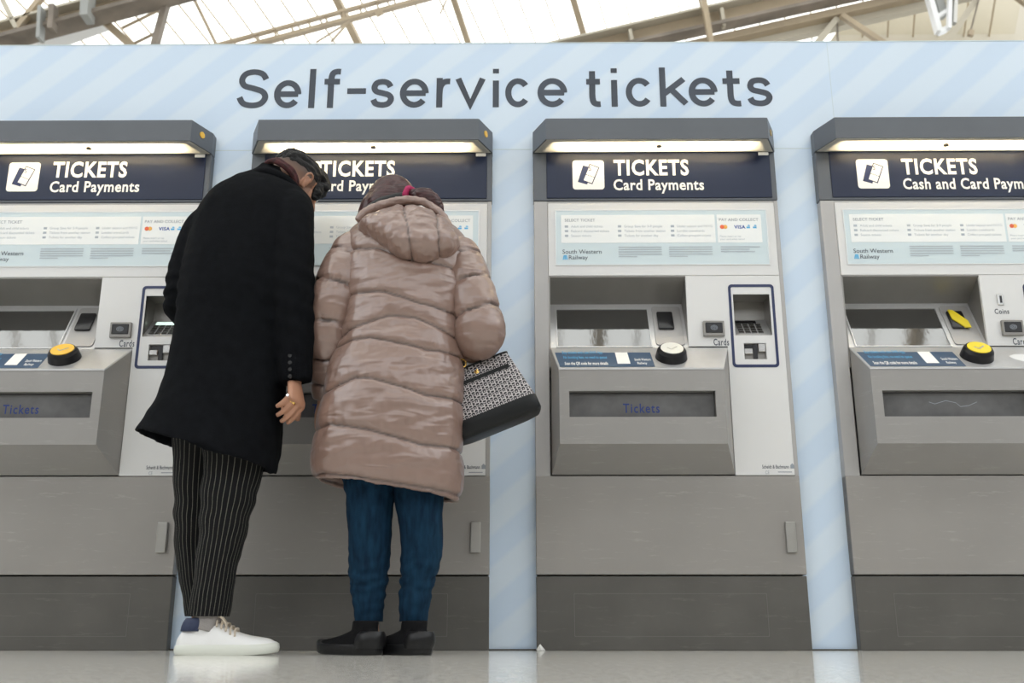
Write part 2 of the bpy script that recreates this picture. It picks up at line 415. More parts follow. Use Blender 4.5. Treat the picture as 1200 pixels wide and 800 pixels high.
# free-standing blue wall with an opening for each machine
wl = MB(); wl.box(-3.6, 3.6, .04, .30, 1.9, WT)
edges = [-3.6] + [e for x in MX0 for e in (x + .004, x + W - .004)] + [3.6]
for i in range(0, len(edges), 2): wl.box(edges[i], edges[i + 1], .04, .30, 0, 1.9)
wl.build('wall_back', 'wall_vinyl', kind='structure')
sl = MB()
for i in range(0, len(edges), 2): sl.box(edges[i], edges[i + 1], .0392, .041, 1.906, 1.909)
sl.box(1.262, 1.2635, .0392, .041, 1.97, WT); sl.box(-3.6, 3.6, .0385, .30, WT, WT + .004)
sl.build('trim_1', 'poster_blue', kind='structure')
gr = MB(); gr.box(-3.6, 3.6, .030, .05, 0, .004); gr.build('baseboard_back', 'grime', kind='structure')
hw = MB(); hw.box(-14, 14, -18.3, -18, 0, 7); hw.build('wall_front', 'far_wall', kind='structure')
hw = MB(); hw.box(-14.3, -14, -18, 15, 0, 6); hw.build('wall_left', 'far_wall', kind='structure')
hw = MB(); hw.box(14, 14.3, -18, 15, 0, 6); hw.build('wall_right', 'far_wall', kind='structure')
hw = MB(); hw.box(-14, 14, 15, 15.3, 0, 9); hw.build('wall_far', 'far_wall', kind='structure')

# ---- glazed station roof
roof = empty('ceiling', (0, 12, 12), kind='structure')
def rl(o): o.location = -Vector((0, 12, 12)); return o      # children keep world coordinates
def RP(px, py, lift=0):
    d = ROT @ Vector(((px - 600) / F, 1, (400 - py) / F)); C0 = Vector((0, -D, H))
    t = (20.1 - lift - (C0.z + .6 * C0.y)) / (d.z + .6 * d.y); return C0 + d * t
def gl(x, py): return x + (50 - .05 * x) * py / 50
def barbox(p0, p1, w_, h_, up=(0, -.5, -.86)):
    p0, p1 = Vector(p0), Vector(p1); d = (p1 - p0).normalized(); s = d.cross(Vector(up)).normalized() * w_ / 2; u = s.cross(d).normalized() * h_ / 2
    V = [p + a * s + b_ * u for p in (p0, p1) for a, b_ in ((-1, -1), (1, -1), (1, 1), (-1, 1))]
    return V, [[0, 3, 2, 1], [4, 5, 6, 7], [0, 1, 5, 4], [1, 2, 6, 5], [2, 3, 7, 6], [3, 0, 4, 7]]
TOPY, BOTY = -45, 125
xs = [-260 + 31 * i for i in range(48)]
for i in range(len(xs) - 1):
    a, b_, c, d_ = RP(gl(xs[i], TOPY), TOPY), RP(gl(xs[i + 1], TOPY), TOPY), RP(gl(xs[i + 1], BOTY), BOTY), RP(gl(xs[i], BOTY), BOTY)
    n_ = Vector((0, .5, .86)) * .008
    rl(link('pane', mesh('pane', [a, b_, c, d_, a + n_, b_ + n_, c + n_, d_ + n_], [[0, 1, 2, 3], [7, 6, 5, 4], [0, 4, 5, 1], [1, 5, 6, 2], [2, 6, 7, 3], [3, 7, 4, 0]], 'roof_glass'), roof))
    rl(link('glazing_bar', mesh('glazing_bar', *barbox(RP(gl(xs[i], TOPY), TOPY, .03), RP(gl(xs[i], BOTY), BOTY, .03), .022, .04), 'beam_cream'), roof))
for x0, x1, w_ in ((228, 253, .05), (395, 420, .13), (532, 549, .11), (672, 687, .12), (822, 834, .12)):
    s = (x1 - x0) / 51
    rl(link('rib', mesh('rib', *barbox(RP(x0 + s * TOPY, TOPY, .12), RP(x0 + s * BOTY, BOTY, .12), w_, w_ * 1.2), 'beam_cream'), roof))
# overhead glazing above the concourse, carried by cross beams
y_edge = RP(600, TOPY).y; z_edge = RP(600, TOPY).z
pn = [(-14, y_edge, z_edge), (14, y_edge, z_edge), (14, -18, z_edge), (-14, -18, z_edge)]
MBo = MB()
for ya, yb_ in ((-8.5, 2.0), (6.5, y_edge - .1), (-18, -15)): MBo.box(-14, 14, ya, yb_, z_edge, z_edge + .01)
bd_ = MB()
for ya, yb_ in ((2.0, 6.5), (-15, -8.5)): bd_.box(-14, 14, ya, yb_, z_edge, z_edge + .05)  # unseen opaque bands, added overhead to hold back part of the skylight
rl(bd_.build('light_blocking_boards', 'board_cream', roof))
rl(MBo.build('glazing', 'roof_glass', roof, kind='stuff'))
bb = MB()
for k in range(12): x = -13.2 + 2.4 * k; bb.box(x - .08, x + .08, -18, y_edge - .1, z_edge - .35, z_edge - .05)
for k in range(9): y = -17 + 3.2 * k; bb.box(-14, 14, y - .06, y + .06, z_edge - .3, z_edge - .08)
for k in range(46): x = -13.8 + .6 * k; bb.box(x - .02, x + .02, -18, y_edge - .1, z_edge - .05, z_edge)
rl(bb.build('roof_beams', 'beam_cream', roof, kind='stuff'))
# lower cream boarding at the right
def PY(pts, Y): return [P(x, y, Y) for x, y in pts]
brd = PY([(992, 20), (1090, -3), (1400, -70), (1400, 110), (930, 110)], 14.2)
V = brd + [v + Vector((0, .1, 0)) for v in brd]
link('wall_gable', mesh('wall_gable', V, [[0, 1, 2, 3, 4], [9, 8, 7, 6, 5]] + [[i, 5 + i, 5 + (i + 1) % 5, (i + 1) % 5] for i in range(5)], 'board_cream'), kind='structure')

def seg(p0, p1, w_px, Y, depth=.12, ext=(0, 0)):
    (x0, y0), (x1, y1) = p0, p1; dx, dy = x1 - x0, y1 - y0
    a = P(x0 - dx * ext[0], y0 - dy * ext[0], Y); b_ = P(x1 + dx * ext[1], y1 + dy * ext[1], Y)
    ppm = F / ((Y + D) * math.cos(PITCH) + 11 * math.sin(PITCH))
    return barbox(a, b_, w_px / ppm, depth, up=(0, 1, 0))
def girder(name, m_, pieces, k=None):
    root = empty(name, P(*pieces[0][1][0], pieces[0][1][3] if False else pieces[0][1][3]), kind='structure')
    for nm, args, mm in pieces:
        o = link(nm, mesh(nm, *seg(*args), mm), root); o.location = -root.location
    return root
e = (.8, .8)
rungs = [('rung', ((304 + 20 * i, 51 - 5.3 * i), (302 + 20 * i, 41 - 5.3 * i), 2.2, 12.8, .05), 'beam_cream') for i in range(9)]
girder('roof_girder', 0, [('chord', ((300, 41), (445, 2), 3, 12.8, .1, e), 'beam_cream'), ('chord', ((300, 52), (490, 1), 4.5, 12.8, .12, e), 'beam_cream')] + rungs)
girder('roof_girder', 0, [
    ('web', ((690, 54), (980, -9), 22, 12.4, .06, e), 'beam_cream'), ('flange', ((687, 45), (977, -22), 2.6, 12.3, .3, e), 'board_cream'),
    ('flange', ((720, 58), (982, 0), 4, 12.3, .3, e), 'beam_dark'),
    ('chord', ((817, 53), (1080, -6), 9, 12.5, .2, e), 'beam_cream'), ('chord', ((880, 52), (1090, 4), 12, 12.7, .2, e), 'board_cream'),
    ('strut', ((981, 22), (958, 50), 7, 12.5, .1, (0, .8)), 'board_cream'), ('strut', ((986, 18), (1034, 50), 6, 12.4, .1, (0, .8)), 'beam_cream'),
    ('stiffener', ((738, 36), (741, 52), 4, 12.25, .12, (0, .2)), 'board_cream'), ('stiffener', ((845, 11), (848, 30), 4, 12.25, .12, (0, .1)), 'board_cream'),
    ('post', ((823, -8), (832, 44), 6, 12.1, .12, (0, .2)), 'beam_cream'), ('hanger', ((981, 26), (982, 48), 1.5, 12.5, .03, (0, .5)), 'beam_dark')])
girder('roof_girder', 0, [
    ('web', ((-10, 40), (180, -10), 21, 11.5, .1, e), 'beam_cream'), ('flange', ((0, 50), (185, 1), 5, 11.3, .4, e), 'beam_dark'),
    ('flange', ((0, 32), (150, -8), 3, 11.4, .3, e), 'board_cream'),
    ('strut', ((3, 0), (20, 34), 5, 11.3, .1, (.8, 0)), 'board_cream'), ('strut', ((48, -2), (20, 34), 6, 11.3, .1, (.8, 0)), 'beam_cream'),
    ('strut', ((114, 18), (152, 52), 8, 11.6, .12, (0, .8)), 'beam_cream'), ('strut', ((196, 0), (182, 52), 7, 11.5, .15, e), 'beam_dark'),
    ('strut', ((186, 12), (143, 33), 2, 11.7, .05, (0, 0)), 'beam_cream'), ('strut', ((188, 36), (155, 52), 2, 11.7, .05, (0, .5)), 'beam_cream'),
    ('clamp', ((49, 10), (47, 47), 4, 11.1, .2), 'pipe_grey'), ('clamp', ((63, 8), (61, 36), 6, 11.1, .2), 'beam_dark'), ('clamp', ((104, -12), (102, 23), 9, 11.1, .3), 'pipe_grey'),
    ('duct', ((50, 52), (122, 26), 11, 11.9, .3, (.5, 0)), 'lamp_white')])
for a, b_, w_, Y in (((405, 30), (388, 49), 2, 12.6), ((410, 25), (370, 50), 1.6, 12.7), ((442, 12), (446, 18), 9, 12.7), ((525, -4), (516, 16), 1.6, 12.7)):
    o = link('rod', mesh('rod', *seg(a, b_, w_, Y, .04)), roof) if False else rl(link('rod', mesh('rod', *seg(a, b_, w_, Y, .04), 'beam_cream'), roof))
# pale floodlight hanging by the right girder, with its strut
fr = empty('floodlight', P(1098, 20, 12), label='white floodlight hung under the station roof at the upper right', cat='lamp')
for nm, args, mm in (('frame', ((1086, -12), (1100, 38), 6, 12, .15), 'lamp_white'), ('frame', ((1100, 38), (1110, 34), 5, 12, .15), 'lamp_white'), ('housing', ((1094, -14), (1104, 20), 9, 12.1, .2), 'pipe_grey'),
                     ('bracket', ((1113, -16), (1112, 34), 4, 11.9, .1), 'lamp_white'), ('bracket', ((1120, -16), (1118, 28), 4, 11.9, .1), 'steel'), ('arm', ((1098, 20), (1114, 10), 4, 12, .1), 'lamp_white')):
    o = link(nm, mesh(nm, *seg(*args), mm), fr); o.location = -fr.location
girder('roof_girder', 0, [('strut', ((1148, -6), (1110, 49), 7, 12.6, .15, (.5, .5)), 'board_cream'), ('hanger', ((1148, -4), (1136, 42), 1.5, 12.5, .03), 'beam_dark'), ('pulley', ((1138, 36), (1137, 42), 6, 12.5, .08), 'beam_cream'),
    ('brace', ((1190, -4), (1206, 8), 4, 12.6, .1), 'beam_cream')])

# ---- title lettering on the wall
def arc(cx, cy, rx, ry, a0, a1, n=18): return [(cx + rx * math.cos(R(a0 + (a1 - a0) * i / n)), cy + ry * math.sin(R(a0 + (a1 - a0) * i / n))) for i in range(n + 1)]
def cm(pts): return [tuple(p) for p in catmull([np.array(p, float) for p in pts], 5)]
Sc = cm([(.97, .78), (.82, .94), (.5, 1), (.18, .94), (.05, .76), (.16, .59), (.5, .51), (.86, .41), (.98, .24), (.83, .06), (.5, 0), (.16, .06), (0, .24)])
ss = cm([(.93, .78), (.78, .94), (.5, 1), (.18, .94), (.06, .74), (.18, .58), (.5, .51), (.85, .42), (.97, .25), (.82, .06), (.5, 0), (.16, .06), (.02, .23)])
ee = [[(0.02, .5), (1, .5)], arc(.5, .5, .5, .5, 0, 322, 30)]
GL = {'S': [Sc], 's': [ss], 'e': ee, 'l': [[(.5, 0), (.5, 1)]], 'f': [cm([(.42, 0), (.42, .4), (.42, .78), (.52, .95), (.75, 1), (1, 1)]), [(0, .7), (.97, .7)]], '-': [[(0, .5), (1, .5)]],
      'r': [[(0, 0), (0, 1.03)], cm([(0, .45), (.08, .75), (.38, .95), (.75, 1), (1.05, 1)])], 'v': [[(0, 1), (.5, 0), (1, 1)]], 'i': [[(.5, 0), (.5, .71)], [(.5, .93), (.5, 1.06)]],
      'c': [arc(.5, .5, .5, .5, 38, 322, 26)], 't': [cm([(.42, 1), (.42, .6), (.42, .22), (.52, .05), (.75, 0), (.98, 0)]), [(0, .74), (.97, .74)]],
      'k': [[(0, 0), (0, 1)], [(.93, .73), (.0, .27)], [(.36, .43), (1, 0)]]}
LET = [('S', 276, 314, 80), ('e', 320, 352, 93), ('l', 361, 368, 80), ('f', 375, 401, 80), ('-', 406, 428, 0), ('s', 433, 462, 92), ('e', 468, 502, 92), ('r', 511, 530, 92), ('v', 533, 569, 92), ('i', 577, 585, 80), ('c', 592, 622, 92), ('e', 630, 665, 92),
       ('t', 684, 708, 84), ('i', 716, 725, 80), ('c', 734, 766, 92), ('k', 774, 808, 80), ('e', 808, 842, 92), ('t', 845, 873, 84), ('s', 876, 907, 92)]
ttl = empty('wall_lettering', (-.07, .04, 2.1), label='large dark grey words Self-service tickets on the blue wall above the machines', cat='sign')
SW = .0248
for ch, x0, x1, yt in LET:
    a = P(x0, 127, .04); b_ = P(x1, 127, .04)
    base = 2.095; top = P(600, yt, .04).z if yt else 0
    X0, X1 = a.x, b_.x; Z0, Z1 = base, top
    if ch == '-': Z0 = Z1 = P(600, 106, .04).z; hz = 0
    else: Z0 += SW / 2; Z1 -= SW / 2
    if ch in 'li-': pass
    X0i, X1i = (X0 + SW / 2, X1 - SW / 2) if ch != '-' else (X0, X1)
    V, Fc = [], []
    for q, path in enumerate(GL[ch]):
        pts = [Vector((X0i + p[0] * (X1i - X0i), Z0 + p[1] * (Z1 - Z0))) for p in path]
        if ch in 'lkr' or (ch in 'i' and q == 0) or ch == 'f' or ch == 't':
            if abs(pts[0].x - pts[1].x) < 1e-5:
                pts[0].y -= SW / 2 if pts[0].y < pts[1].y else -SW / 2
                if ch in 'lk' or (ch == 'r' and q == 0): pts[-1].y += SW / 2
        if ch == 'v': pts[0].y += SW / 2; pts[2].y += SW / 2
        yy = .0385 - .0003 * q; n0 = len(V); n = len(pts)
        for i, p in enumerate(pts):
            d1 = (pts[min(i + 1, n - 1)] - pts[i]); d0 = (pts[i] - pts[max(i - 1, 0)])
            d1 = d1.normalized() if d1.length else d0.normalized(); d0 = d0.normalized() if d0.length else d1
            t = (d0 + d1).normalized(); nr = Vector((-t.y, t.x)); k = 1 / max(.5, nr.dot(Vector((-d1.y, d1.x))))
            for s in (1, -1): V.append((p.x + nr.x * s * SW / 2 * k, yy, p.y + nr.y * s * SW / 2 * k))
        for i in range(n - 1): Fc.append([n0 + 2 * i, n0 + 2 * i + 1, n0 + 2 * i + 3, n0 + 2 * i + 2])
        nb = len(V); nn = nb - n0
        V += [(v[0], .0399, v[2]) for v in V[n0:nb]]
        loop = [n0 + 2 * i for i in range(n)] + [n0 + 2 * i + 1 for i in range(n - 1, -1, -1)]
        Fc += [[loop[i], loop[(i + 1) % len(loop)], loop[(i + 1) % len(loop)] + nn, loop[i] + nn] for i in range(len(loop))]
    o = link('letter', mesh('letter', V, Fc, 'letter_ink'), ttl); o.location = -ttl.location

# ================================================================== TICKET MACHINES
X3 = MX0[2]
def L(px, py, Y=0.0): v = P(px, py, Y); return Vector((v.x - X3, v.y, v.z))     # machine-local point measured on the third machine
def B(x0, y0, x1, y1, Y=0.0):      # pixel box -> local x0,x1,z0,z1
    a = L(x0, (y0 + y1) / 2, Y); b_ = L(x1, (y0 + y1) / 2, Y); return a.x, b_.x, L(x0, y1, Y).z, L(x0, y0, Y).z
def rrect(x0, x1, z0, z1, r, n=5):
    out = []
    for cx, cz, a in ((x1 - r, z1 - r, 0), (x0 + r, z1 - r, 90), (x0 + r, z0 + r, 180), (x1 - r, z0 + r, 270)):
        for i in range(n + 1): t = R(a + 90 * i / n); out.append((cx + r * math.cos(t), cz + r * math.sin(t)))
    return out
def flat(pts, y, m_, name, parent, map_=None, **k):
    V = [(p[0], y, p[1]) for p in pts]
    if map_: V = map_(V)
    return link(name, mesh(name, V, [list(range(len(V)))][::1], m_), parent, **k)
def frame_geo(outer, inner, y0, y1):
    n = len(outer); V = [(p[0], y0, p[1]) for p in outer] + [(p[0], y0, p[1]) for p in inner] + [(p[0], y1, p[1]) for p in outer] + [(p[0], y1, p[1]) for p in inner]
    Fc = []
    for i in range(n):
        j = (i + 1) % n
        Fc += [[i, j, n + j, n + i], [2 * n + i, 2 * n + j, j, i], [n + i, n + j, 3 * n + j, 3 * n + i]]
    return V, Fc
ZP, ZB, ZF, ZS = .25, 1.665, 1.655, 1.357
RX0, RX1 = .059, .572                     # recess sides
CY = -.12                                  # console reach
kx0, kx1, kz0, kz1 = B(860, 345, 903, 393)  # keypad alcove
cx0, cx1, cz0, cz1 = B(872, 402, 898, 421)  # chip reader hole

def build_machine():
    root = empty('ticket_machine', (X3, 0, 0))
    c = MB()
    c.box(0, .054, 0, .14, ZP + .003, ZB, .002); c.box(.927, W, 0, .14, ZP + .003, ZB, .002)
    c.box(.054, .927, .004, .14, 1.649, ZB)
    c.box(.002, W - .002, .14, .55, .01, 1.90)
    c.build('cabinet', 'stile_grey', root)
    MB().box(0, W, .002, .14, 0, ZP - .002, .002).build('plinth', 'plinth_dark', root)
    o = MB(); x0, x1, z0, z1 = .13, .80, .045, .19
    o.geo(frame_geo(rrect(x0, x1, z0, z1, .004), rrect(x0 + .002, x1 - .002, z0 + .002, z1 - .002, .004), .0012, .004)); o.build('access_plate', 'plinth_line', root)
    MB().box(.0, W, -.002, .14, ZP + .003, .598, .002).build('door', 'body_grey', root)
    d = root.children[-1]
    lx0, lx1, lz0, lz1 = B(921, 611, 933, 647, -.01)
    hd = MB().box(lx0, lx1, -.016, -.002, lz0, lz1, .003, 2); hd.build('lock_cover', 'steel', d)
    # light fascia: header plate and the right-hand column with its openings
    MB().box(.054, .927, -.003, .03, ZS + .001, ZF, .0015).build('header_plate', 'fascia', root)
    f = MB(); T = (-.003, .01); zc = 1.079
    f.box(.572, kx0, *T, zc, ZS - .001); f.box(.716, kx0, *T, .6, zc); f.box(kx1, .927, *T, .6, ZS - .001)
    f.box(kx0, kx1, *T, kz1, ZS - .001); f.box(kx0, kx1, *T, cz1, kz0); f.box(kx0, kx1, *T, .6, cz0)
    f.box(kx0, cx0, *T, cz0, cz1); f.box(cx1, kx1, *T, cz0, cz1)
    fo = f.build('fascia', 'fascia', root)
    # info poster
    px0, px1, pz0, pz1 = B(651, 248, 901, 310); px0, px1 = .084, .893; pz0, pz1 = 1.402, 1.623
    po = MB().box(px0, px1, -.0045, -.002, pz0, pz1).build('info_poster', 'poster_blue', root)
    MB().geo(frame_geo([(px0 - .003, pz0 - .003), (px1 + .003, pz0 - .003), (px1 + .003, pz1 + .003), (px0 - .003, pz1 + .003)], [(px0, pz0), (px1, pz0), (px1, pz1), (px0, pz1)], -.0055, -.003)).build('poster_frame', 'steel', root)
    zt, zm = pz1 - .018, pz0 + .088
    MB().box(px0 + .02, .695, -.0052, -.004, zm, zt).build('panel', 'poster_white', po)
    MB().box(.703, px1 - .02, -.0052, -.004, zm, zt).build('panel', 'poster_white', po)
    tg = MB(); yy = -.0056
    def tx(s, x, z, h, m_=None, of=.0): 
        V, _ = text_raw(s, of); a, b_, c_, d_ = bounds(V); wd = (b_ - a) / .72 * h
        return text_geo(s, x, x + wd, z + (c_ / .72) * h, z + (d_ / .72) * h, yy, of)
    grey = [tx('SELECT TICKET', .118, zt - .027, .012, of=.01), tx('PAY AND COLLECT', .712, zt - .027, .012, of=.01)]
    cols = ((.118, ('Adult and child tickets', 'Railcard discounted tickets', 'Season tickets')), (.322, ('Group Save for 3-9 people', 'Tickets from another station', 'Tickets for another day')), (.525, ('Under season and PAYG', 'London travelcards', 'Collect pre-paid tickets')))
    faint = []; blue = MB()
    for cxx, ls in cols:
        for i, s in enumerate(ls):
            z = zt - .052 - .019 * i; faint.append(tx(s, cxx + .024, z, .0098))
            MB().geo(([(cxx, yy, z), (cxx + .013, yy, z), (cxx + .013, yy, z + .009), (cxx, yy, z + .009)], [[0, 1, 2, 3]])).build('icon', 'print_faint', po)
    faint += [tx('Please insert or tap', .712, zm + .022, .0075), tx('your card when asked', .712, zm + .010, .0075)]
    for k, (xa, n_) in enumerate(((.322, 5), (.515, 5), (.712, 3))):
        for i in range(n_):
            z = pz0 + .068 - .0095 * i; wdt = (.165 if i < n_ - 1 else .07) if k < 2 else (.15, .11, .13)[i]
            faint.append(([(xa, yy, z), (xa + wdt, yy, z), (xa + wdt, yy, z + .004), (xa, yy, z + .004)], [[0, 1, 2, 3]]))
    for g_ in grey: MB().geo(g_).build('heading', 'print_grey', po)
    MB().geo(join(faint)).build('lettering', 'print_faint', po)
    for g_ in (tx('South Western', .108, pz0 + .044, .0175), tx('Railway', .132, pz0 + .021, .0175)): MB().geo(g_).build('operator_name', 'print_ink', po)
    g = MB()
    for i in range(3): g.geo(([(.110 + .007 * i - .002, yy, pz0 + .020), (.113 + .007 * i, yy, pz0 + .020), (.1165 + .004 * i, yy, pz0 + .038), (.1125 + .004 * i, yy, pz0 + .038)], [[0, 1, 2, 3]]))
    g.build('operator_emblem', 'print_blue', po)
    V, Fc = text_raw('VISA', .02); MB().geo(join([tx('VISA', .768, zt - .058, .014, of=.03)])).build('card_mark', 'print_visa', po)
    for dx, m_ in ((0, 'print_red'), (.012, 'print_orange')): flat([(.722 + dx + .0085 * math.cos(t), zt - .051 + .0085 * math.sin(t)) for t in [R(20 * i) for i in range(18)]], yy - .0002 * (1 if dx else 2), m_, 'card_mark', po)
    g = MB()
    for xa in (.815, .84): g.geo(([(xa, yy, zt - .057), (xa + .014, yy, zt - .057), (xa + .014, yy, zt - .050), (xa, yy, zt - .050)], [[0, 1, 2, 3]])); g.geo(([(xa + .004, yy, zt - .048), (xa + .015, yy, zt - .048), (xa + .012, yy, zt - .043), (xa + .006, yy, zt - .043)], [[0, 1, 2, 3]]))
    g.build('card_mark', 'print_blue', po)
    # ---- recess: ceiling, cheeks, upper back
    r_ = MB(); yb = .12; zc1 = 1.353; zb = 1.282
    r_.poly([(RX0, 0, zc1), (RX1, 0, zc1), (RX1, yb, zb), (RX0, yb, zb), (RX0, 0, ZS), (RX1, 0, ZS), (RX1, yb, ZS), (RX0, yb, ZS)], [[0, 1, 2, 3], [4, 5, 6, 7], [0, 1, 5, 4], [2, 3, 7, 6], [0, 3, 7, 4], [1, 2, 6, 5]])
    r_.box(RX1, RX1 + .006, .01, .14, 1.0, ZS); r_.box(RX0 - .005, RX0, .002, .14, 1.0, ZS); r_.box(RX0, RX1, yb, .14, 1.0, ZS)
    r_.build('recess_lining', 'recess_metal', root)
    # ---- console: body with bevelled cheeks, bent sloping top
    zl, zf1, zf0, zb0 = 1.07, .9645, .693, .602
    xl0, xl1, xr0, xr1 = .059, .084, .715, .671
    sx0, sx1, sz0, sz1 = .119, .637, .789, .883
    V = [(xl0, 0, zb0), (xr0, 0, zb0), (xr1, CY, zf0), (xl1, CY, zf0), (xl1, CY, zf1), (xr1, CY, zf1), (xr0, 0, zl), (xl0, 0, zl)]
    V += [(sx0, CY, sz0), (sx1, CY, sz0), (sx1, CY, sz1), (sx0, CY, sz1)] + [(sx0, CY + .035, sz0), (sx1, CY + .035, sz0), (sx1, CY + .035, sz1), (sx0, CY + .035, sz1)]
    Fc = [[0, 1, 2, 3], [0, 3, 4, 7], [1, 6, 5, 2], [3, 2, 9, 8], [2, 5, 10, 9], [5, 4, 11, 10], [4, 3, 8, 11], [8, 9, 13, 12], [9, 10, 14, 13], [10, 11, 15, 14], [11, 8, 12, 15]]
    cb = MB().geo((V, Fc)).build('console', 'console_grey', root)
    # bright sloping sheet over lip and screen panel
    ty = .1185; tz = 1.283; t = .004
    nl = Vector((0, -(zl - zf1), -CY)).normalized() * t
    s_ = MB()
    s_.poly([(xl1 - .001, CY - .002, zf1 - .004), (xr1 + .001, CY - .002, zf1 - .004), (xr0 + .002, 0, zl), (xl0 - .001, 0, zl), (xl1, CY - .002, zf1 + .002), (xr1, CY - .002, zf1 + .002), (xr0, -.001, zl + .005), (xl0, -.001, zl + .005)],
            [[0, 1, 2, 3], [4, 5, 6, 7], [0, 1, 5, 4], [1, 2, 6, 5], [2, 3, 7, 6], [3, 0, 4, 7]])
    s_.poly([(RX0, -.001, zl + .004), (RX1, -.001, zl + .004), (RX1, ty, tz), (RX0, ty, tz), (RX0, ty, zl), (RX1, ty, zl)], [[0, 1, 2, 3], [0, 4, 5, 1], [3, 2, 5, 4], [0, 3, 4], [1, 5, 2]])
    sp = s_.build('sloping_panel', 'slope_grey', root)
    u1 = Vector((0, ty + .001, tz - zl - .004)).normalized(); n1 = Vector((0, -u1.z, u1.y))      # screen plane axes
    O1 = Vector((0, -.001, zl + .004)); len1 = (Vector((0, ty, tz)) - O1).length
    def S(x, v, h=0): return Vector((x, 0, 0)) + O1 + u1 * v + n1 * h
    def slab(nm, pts, h0, h1, m_, parent=root, bev=0, seg=1):
        n = len(pts); V = [S(p[0], p[1], h0) for p in pts] + [S(p[0], p[1], h1) for p in pts]
        return MB().poly(V, [list(range(n)), list(range(2 * n - 1, n - 1, -1))] + [[i, (i + 1) % n, n + (i + 1) % n, n + i] for i in range(n)], bev, seg).build(nm, m_, parent, smooth=bool(seg > 1), angle=40)
    def hit(px, py):       # slanted-plane coordinates under a pixel (x, v)
        d_ = ROT @ Vector(((px - 600) / F, 1, (400 - py) / F)); C0 = Vector((-X3, -D, H)); t_ = (O1 - C0).dot(n1) / d_.dot(n1); q = C0 + d_ * t_; return q.x, (q - O1).dot(u1)
    a0 = hit(653, 410); a1 = hit(764, 410); a2 = hit(755, 363); a3 = hit(652, 363)
    sc = [(.086, .004), (a1[0], .004), (a1[0] - .0, a2[1]), (.086, a2[1])]
    fx = .005
    fp = [(.086 - fx, -.0), (a1[0] + fx, -.0), (a1[0] + fx, a2[1] + .012), (.086 - fx, a2[1] + .012)]
    V = [S(p[0], p[1], h) for h in (.0005, .005) for p in fp + sc]; Fc = []
    for i in range(4):
        j = (i + 1) % 4; Fc += [[8 + i, 8 + j, 12 + j, 12 + i], [i, j, 8 + j, 8 + i], [4 + i, 4 + j, 12 + j, 12 + i]]
    MB().geo((V, Fc)).build('screen_frame', 'slope_grey', root)
    slab('screen', sc, .0005, .0015, 'screen_glass')
    b0 = hit(768, 397); b1 = hit(801, 397)
    bx0, bx1 = hit(762, 380)[0], .561
    rr = [(p[0], p[1]) for p in rrect(bx0 + .012, bx1, .012, len1 - .018, .012)]
    pl = slab('reader_plate', rr, .0005, .004, 'stile_grey')
    r0 = hit(771, 388); r1 = hit(791, 388); r2 = hit(780, 367)
    cxm = (r0[0] + r1[0]) / 2; vz = (r0[1] + r2[1]) / 2
    slab('reader_window', rrect(cxm - .030, cxm + .030, vz - .046, vz + .046, .006), .003, .013, 'black_plastic', pl, .002, 2)
    # round pad: black bowl and disc, standing on the bend
    kc = Vector((0, 0, 0)); kd = ROT @ Vector(((787 - 600) / F, 1, (400 - 414) / F)); C0 = Vector((-X3, -D, H))
    kc = C0 + kd * ((-.075 + D) / kd.y)
    ax = Vector((0, -.70, .714)); base = kc - ax * .035
    kn = MB(); kn.cyl(base - ax * .03, base + ax * .012, .054, .059, 40); kn.cyl(base + ax * .012, base + ax * .046, .059, .053, 40); kn.cyl(base + ax * .046, base + ax * .056, .053, .046, 40, True)
    ko = kn.build('smartcard_pad', 'black_rubber', root, smooth=True, angle=35)
    dk = MB(); dk.cyl(base + ax * .055, base + ax * .0585, .041, .041, 36); dk.build('pad_disc', 'knob_white', ko, smooth=True, angle=35)
    # tick-like mark on the disc
    e1 = Vector((1, 0, 0)); e2 = ax.cross(e1).normalized() * -1
    def K(u, v): return base + ax * .0592 + e1 * u - e2 * v
    mk = MB(); 
    for (u0, v0), (u1_, v1_) in (((-.018, .002), (-.004, -.012)), ((-.004, -.012), (.020, .010))):
        dd = Vector((u1_ - u0, v1_ - v0)).normalized(); nn_ = Vector((-dd.y, dd.x)) * .003
        mk.geo(([K(u0 + nn_.x, v0 + nn_.y), K(u0 - nn_.x, v0 - nn_.y), K(u1_ - nn_.x, v1_ - nn_.y), K(u1_ + nn_.x, v1_ + nn_.y)], [[0, 1, 2, 3]]))
    mk.build('pad_mark', 'steel', ko)
    # blue instruction label on the lip
    uL = Vector((0, -CY, zl - zf1)).normalized(); nL = Vector((0, -uL.z, uL.y)); OL = Vector((0, CY - .002, zf1 + .002)); lenL = (Vector((0, -.001, zl + .005)) - OL).length
    def SL(x, v, h=.0012): return Vector((x, 0, 0)) + OL + uL * v + nL * h
    xe = L(768, 431, CY).x
    lb = MB().geo(([SL(.088, .006), SL(xe, .006), SL(xe - .006, lenL - .004), SL(.068, lenL - .004)], [[0, 1, 2, 3]])).build('instruction_label', 'label_blue', root)
    def tl(s, x, v, h, wd, of=0.0):
        V, Fc = text_raw(s, of); a, b_, c_, d_ = bounds(V); k = h / .72; kx = wd / (b_ - a)
        return [SL(x + (p[0] - a) * kx, v + p[1] * k, .0018) for p in V], Fc
    for g_ in (tl('Buy tickets with the SWR App', .100, .112, .022, .148, .01), tl('No booking fees, no need to queue', .103, .072, .022, .158, .01)): MB().geo(g_).build('lettering', 'print_blue', lb)
    for g_ in (tl('Scan the QR code for more details', .106, .022, .024, .155, .02), tl('South Western', xe - .068, .055, .018, .058, .02), tl('Railway', xe - .060, .026, .018, .034, .02)): MB().geo(g_).build('lettering', 'print_white', lb)
